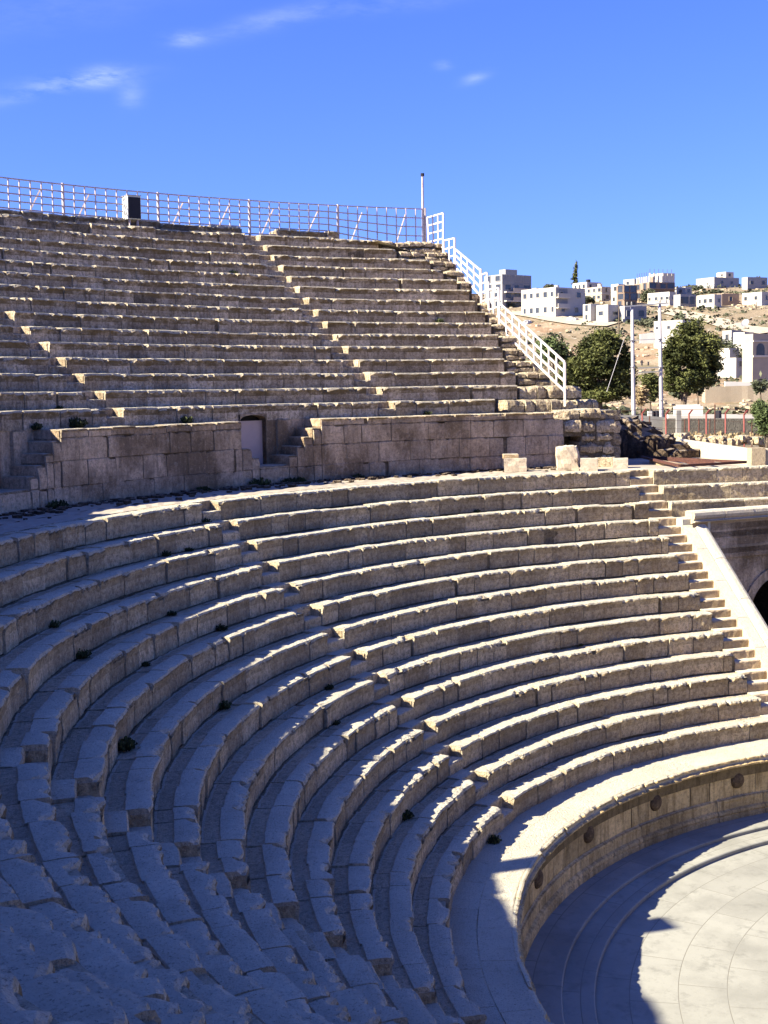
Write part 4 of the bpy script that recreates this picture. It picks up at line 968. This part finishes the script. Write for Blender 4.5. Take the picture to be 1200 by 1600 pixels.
# ------------------------------------------------------------------ houses on the hill
def wallmat(name, c): return plain(name, c, .9, 0, .09, .35)
HW = wallmat('white_render', (.41, .385, .34)); HG = wallmat('grey_render', (.27, .265, .26)); HB = wallmat('beige_stone_cladding', (.42, .36, .28)); HR = wallmat('brown_block_wall', (.22, .16, .12)); HC = wallmat('cream_render', (.52, .47, .38))
HV = wallmat('villa_stone', (.33, .28, .215))
HD = wallmat('dark_grey_cladding', (.20, .21, .22))
def house(label, xc, yb, wl, wr, hp, mat, storeys=2, nl=3, nr=2, theta=45, t=None, name='house', skyline=(), band=False, roofmat=None, tank=False, win=(.9, 1.0), extra=None, sink=2.5):
    th_ = hit(xc, yb+1)[1]; t = th_ if t is None else min(t, th_)
    c = at_depth(xc, yb, t); m = t/FPX; v = Vector((c.x-CAM.x, c.y-CAM.y, 0)).normalized(); r = Vector((v.y, -v.x, 0)); th = rad(theta)
    eL = -r*cos(th)+v*sin(th); eR = r*sin(th)+v*cos(th); L = max(wl*m/cos(th), 2.5); Wd = max(wr*m/sin(th), 2.5); h = hp*m; z0 = c.z; zt = z0+h
    root = tag(empty(name, (c.x, c.y, z0)), label, 'building')
    def P(a, b, z): p = Vector((c.x, c.y, 0))+eL*a+eR*b; return (p.x, p.y, z)
    mb = MB(); par = .45
    cor = [(0, 0), (L, 0), (L, Wd), (0, Wd)]
    for (a, b), (a2, b2) in zip(cor, cor[1:]+cor[:1]):
        i = mb.add([P(a, b, z0-sink), P(a2, b2, z0-sink), P(a2, b2, zt), P(a, b, zt)]); mb.face((i, i+1, i+2, i+3), .5)
        ins = lambda q, mx: min(max(q, .25), mx-.25)
        i = mb.add([P(a, b, zt), P(a2, b2, zt), P(ins(a2, L), ins(b2, Wd), zt), P(ins(a, L), ins(b, Wd), zt), P(ins(a2, L), ins(b2, Wd), zt-par), P(ins(a, L), ins(b, Wd), zt-par)])
        mb.face((i, i+1, i+2, i+3), .5); mb.face((i+3, i+2, i+4, i+5), .5)
    mb.build('wall', mat, root)
    mb = MB(); i = mb.add([P(.26, .26, zt-par), P(L-.26, .26, zt-par), P(L-.26, Wd-.26, zt-par), P(.26, Wd-.26, zt-par)]); mb.face((i, i+1, i+2, i+3), .5); rf = mb.build('roof', roofmat or M_conc, root)
    sh = h/storeys
    def window(face, u, z, w, hh):
        mb = MB(); fb = MB(); e = eL if face == 'L' else eR; n = -eR if face == 'L' else -eL
        def Q(uu, zz, d): p = Vector((c.x, c.y, 0))+e*uu+n*d; return Vector((p.x, p.y, zz))
        b = mb.add([Q(u-w/2, z-hh/2, .03), Q(u+w/2, z-hh/2, .03), Q(u+w/2, z+hh/2, .03), Q(u-w/2, z+hh/2, .03)]); mb.face((b, b+1, b+2, b+3), .5)
        o = mb.build('window', M_glass, root)
        for a1, b1, a2, b2 in ((u-w/2, z-hh/2, u+w/2, z-hh/2), (u-w/2, z+hh/2, u+w/2, z+hh/2), (u-w/2, z-hh/2, u-w/2, z+hh/2), (u+w/2, z-hh/2, u+w/2, z+hh/2)): fb.bar(Q(a1, b1, .06), Q(a2, b2, .06), .12)
        fb.build('frame', mat, o)
    rg = random.Random(int(xc*7+yb))
    for s in range(storeys):
        zc = z0+sh*(s+.55)
        for k in range(nl): window('L', L*(k+.5+rg.uniform(-.12, .12))/nl, zc, win[0]*rg.uniform(.8, 1.3), win[1]*rg.uniform(.9, 1.2))
        for k in range(nr): window('R', Wd*(k+.5+rg.uniform(-.12, .12))/nr, zc, win[0]*rg.uniform(.8, 1.5), win[1]*rg.uniform(.9, 1.2))
        if band and s:
            mb = MB(); zb = z0+sh*s; mb.bar(P(-.08, -.08, zb), P(L, -.08, zb), .16, .22); mb.bar(P(-.08, -.08, zb), P(-.08, Wd, zb), .16, .22); mb.build('floor_band', HC, root)
    def bx(a0, a1, b0, b1, za, zb, nm, mt):
        mb = MB(); q = [P(a, b, z) for z in (za, zb) for a, b in ((a0, b0), (a1, b0), (a1, b1), (a0, b1))]; i = mb.add(q)
        for f in ((0, 1, 2, 3), (4, 5, 6, 7), (0, 1, 5, 4), (1, 2, 6, 5), (2, 3, 7, 6), (3, 0, 4, 7)): mb.face(tuple(i+j for j in f), .5)
        mb.build(nm, mt, root)
    q_ = rg.random()
    if not tank and q_ < .6 and L > 5 and Wd > 3: tank = 1
    if q_ > .35 and L > 6 and Wd > 5 and storeys > 1: bx(L*.55, L*.9, Wd*.45, Wd*.85, zt-par, zt+1.7, 'stair_head', mat)
    if tank: mb = MB(); mb.tube([P(L*.4, Wd*.5, zt-par), P(L*.4, Wd*.5, zt+.9)], [.6, .6], 10); mb.build('water_tank', M_black if tank == 2 else M_pale, rf)
    if extra: extra(P, L, Wd, z0, zt, bx, window, root)
    return root
def ex_block(P, L, W, z0, zt, bx, window, root):      # balconies recessed on the corner of the long white block
    h = zt-z0
    for k in (0, 1):
        za = z0+h*(.30+.34*k)
        bx(-.7, .0, W*.02, W*.42, za, za+.25, 'balcony_slab', HC); bx(-.7, -.58, W*.02, W*.42, za+.25, za+1.1, 'balcony_wall', HW)
        bx(-.03, -.02, W*.05, W*.40, za+1.1, za+2.2, 'balcony_opening', HD)
house('long two storey white block with shaded grey gable and corner balconies', 868, 496, 54, 47, 47, HW, 2, 5, 2, 42, extra=ex_block, win=(1.0, 1.2))
def ex_apt(P, L, W, z0, zt, bx, window, root):
    h = zt-z0; bx(-.06, 0, W*.02, W*.98, zt-h*.30, zt-.15, 'upper_cladding', HD)
    for k in (0, 1): bx(-1.0, 0, W*.05, W*.95, z0+h*(.20+.26*k), z0+h*(.20+.26*k)+.3, 'balcony_slab', HC); bx(-1.0, -.85, W*.3, W*.95, z0+h*(.20+.26*k)+.3, z0+h*(.20+.26*k)+1.2, 'balcony_wall', HB)
house('three storey grey apartment block rising behind the white stair railing', 785, 482, 28, 46, 53, HG, 4, 2, 3, 48, t=335, extra=ex_apt, win=(1.5, 1.5), name='apartment_block')
house('low grey annex between the apartment block and the long white block', 838, 470, 6, 14, 20, HG, 1, 0, 1, 45, t=350)
house('cream house with roof tank beside the lone cypress', 917, 468, 22, 22, 27, HC, 2, 3, 2, 48, t=372, tank=2, band=True)
house('beige two storey house behind the small white houses', 940, 470, 24, 14, 22, HB, 2, 3, 1, 45, t=340, band=True)
def ex_unf(P, L, W, z0, zt, bx, window, root):
    for k in range(6):
        for s in (0, 1):
            a, b = (0.2, W*(k+.3)/6) if s else (L*(k+.3)/6, .2); mb = MB(); hh = 2.3 if s else 1.5; mb.bar(P(a, b, zt-.4), P(a, b, zt+hh), .34); mb.build('column', HC, root)
            mb = MB(); mb.bar(P(a, b, zt+hh), P(a, b, zt+hh+1.1), .07); mb.build('rebar', M_rust, root)
    bx(.1, L*.9, W*.55, W, zt-.3, zt+2.4, 'upper_storey', HC)
    bx(-.6, 0, .0, W, zt-(zt-z0)*.42, zt-(zt-z0)*.42+.3, 'balcony_slab', HR)
house('unfinished brown block with bare columns and rebar on its roof', 1014, 468, 22, 40, 27, HR, 2, 2, 3, 55, t=400, extra=ex_unf, win=(1.6, 1.5), name='unfinished_building')
house('white cube house attached left of the unfinished brown block', 991, 462, 17, 8, 26, HW, 2, 1, 1, 40, t=398)
house('brown unfinished house behind the small white houses', 975, 482, 12, 20, 36, HR, 3, 1, 2, 45, t=345, win=(1.6, 1.6))
house('narrow white stair house right of the beige house', 966, 476, 8, 8, 32, HC, 2, 1, 1, 45, t=360)
house('tiny white tower house right of the long white block', 923, 503, 12, 9, 28, HW, 2, 1, 0, 50, t=292, win=(.9, 1.3))
house('small white cube house with two dark windows', 950, 505, 18, 24, 29, HW, 1, 1, 1, 42, t=290, win=(1.2, .9))
house('small pale grey house just left of the utility pole', 976, 504, 5, 34, 26, HG, 1, 0, 2, 55, t=296, win=(1.3, 1.3))
house('white single storey house right of the utility poles on the slope', 1046, 477, 34, 10, 21, HW, 1, 4, 1, 35, t=335, win=(.8, .8))
house('grey box house with a dark door on the hillside', 1063, 480, 5, 24, 20, HG, 1, 0, 2, 50, t=335, win=(1.8, 1.6))
house('white house with small garden wall at the middle of the slope', 1116, 481, 27, 11, 21, HW, 1, 3, 1, 40, t=330, win=(.9, 1.0))
house('shaded brown annex right of the white slope house', 1128, 477, 3, 26, 18, HR, 1, 0, 1, 60, t=340)
house('long grey building with pale end wall on the skyline', 1116, 450, 28, 38, 17, HG, 1, 0, 2, 45, t=430, win=(1.0, .8))
house('stepped cream roof block behind the long grey skyline building', 1134, 446, 14, 12, 21, HC, 2, 1, 1, 45, t=440)
house('dark grey unfinished building at the right of the skyline', 1168, 452, 7, 30, 19, HG, 1, 0, 2, 50, t=430)
house('white bungalow at the far right of the hillside', 1190, 476, 30, 14, 20, HW, 1, 2, 1, 38, t=330)
house('pale cream block between the unfinished building and the slope', 1071, 462, 18, 8, 14, HW, 1, 1, 1, 40, t=380)
house('large low white shed behind the big pine tree', 1066, 524, 44, 26, 24, HW, 1, 3, 1, 30, t=250, win=(.6, .6), name='shed')
def ex_villa(P, L, W, z0, zt, bx, window, root):
    h = zt-z0
    for k in range(3):
        mb = MB(); n = 10; cc = 1.5+k*2.3; zc = z0+h*.56
        pts = [P(-.05, cc-.8, z0+h*.36)]+[P(-.05, cc-.8*cos(pi*j/n), zc+.8*sin(pi*j/n)) for j in range(n+1)]+[P(-.05, cc+.8, z0+h*.36)]
        i = mb.add(pts); mb.face(tuple(range(i, i+len(pts))), .5); mb.build('arched_opening', M_glass, root)
    bx(-.15, 0, 0, W, z0+h*.30, z0+h*.36, 'ledge', HC); bx(-.15, 0, 0, W, z0+h*.76, z0+h*.80, 'cornice', HC)
house('beige villa with arched upper openings at the right edge', 1176, 574, 11, 46, 52, HV, 2, 0, 0, 50, t=205, extra=ex_villa, name='villa', band=False)
house('low white garage left of the arched villa', 1150, 580, 30, 12, 21, HW, 1, 0, 1, 35, t=215, name='garage')
house('cream cube store behind the low white garage', 1140, 560, 12, 4, 16, HC, 1, 0, 0, 40, t=228, name='store')
house('white hut with a roof dish above the villa', 1163, 545, 8, 14, 26, HW, 1, 0, 0, 35, t=245, name='hut')
house('grey flat roofed house above the white garage', 1143, 540, 14, 12, 24, HG, 1, 1, 1, 45, t=262)
mb = MB(); p = at_depth(1164, 511, 244); mb.tube([p, p+Vector((.1, .1, .5))], [.05, .05], 6); dr = tag(mb.build('satellite_dish', M_steel), 'dark satellite dish on the roof of the white hut', 'satellite dish')
mb = MB(); n = 14; c = p+Vector((0, 0, .8)); ax = -(FW*.6+RT*.7+Vector((0, 0, -.5))).normalized(); u_ = ax.cross(Vector((0, 0, 1))).normalized(); v_ = ax.cross(u_)
mb.grid([[tuple(c-ax*.3*(1-q*q)+(u_*cos(2*pi*k/n)+v_*sin(2*pi*k/n))*q*.85) for k in range(n+1)] for q in (0, .35, .7, 1)], .5); mb.build('dish', M_steel, dr)
for px, yb, h, t, lb in [(967, 519, 5.5, 262, 'thin wooden pole left of the twin concrete poles'), (1181, 513, 6, 300, 'thin utility pole on the right of the hillside'), (1189, 512, 4.5, 300, 'shorter thin pole at the far right of the hillside')]:
    mb = MB(); p = at_depth(px, yb, t); mb.tube([p-Vector((0, 0, .6)), p+Vector((0, 0, h))], [.16, .12], 6); tag(mb.build('wooden_pole', M_wood), lb, 'pole')
for q, (px, py, w) in enumerate([(893, 497, 20), (824, 502, 18), (900, 498, 10)]):
    mb = MB(); p, t = hit(px, py+4); mb.rock((p.x, p.y, p.z), (w*t/FPX, w*.6*t/FPX, 1.6), 0, q, 5, .3, None, .5, .2, 0); tag(mb.build('gravel_heap', M_pale), ('pale gravel heap at the foot of the grey gable', 'long pale spoil heap near the stair railing', 'small pale heap right of the larger gravel heap')[q], 'heap')
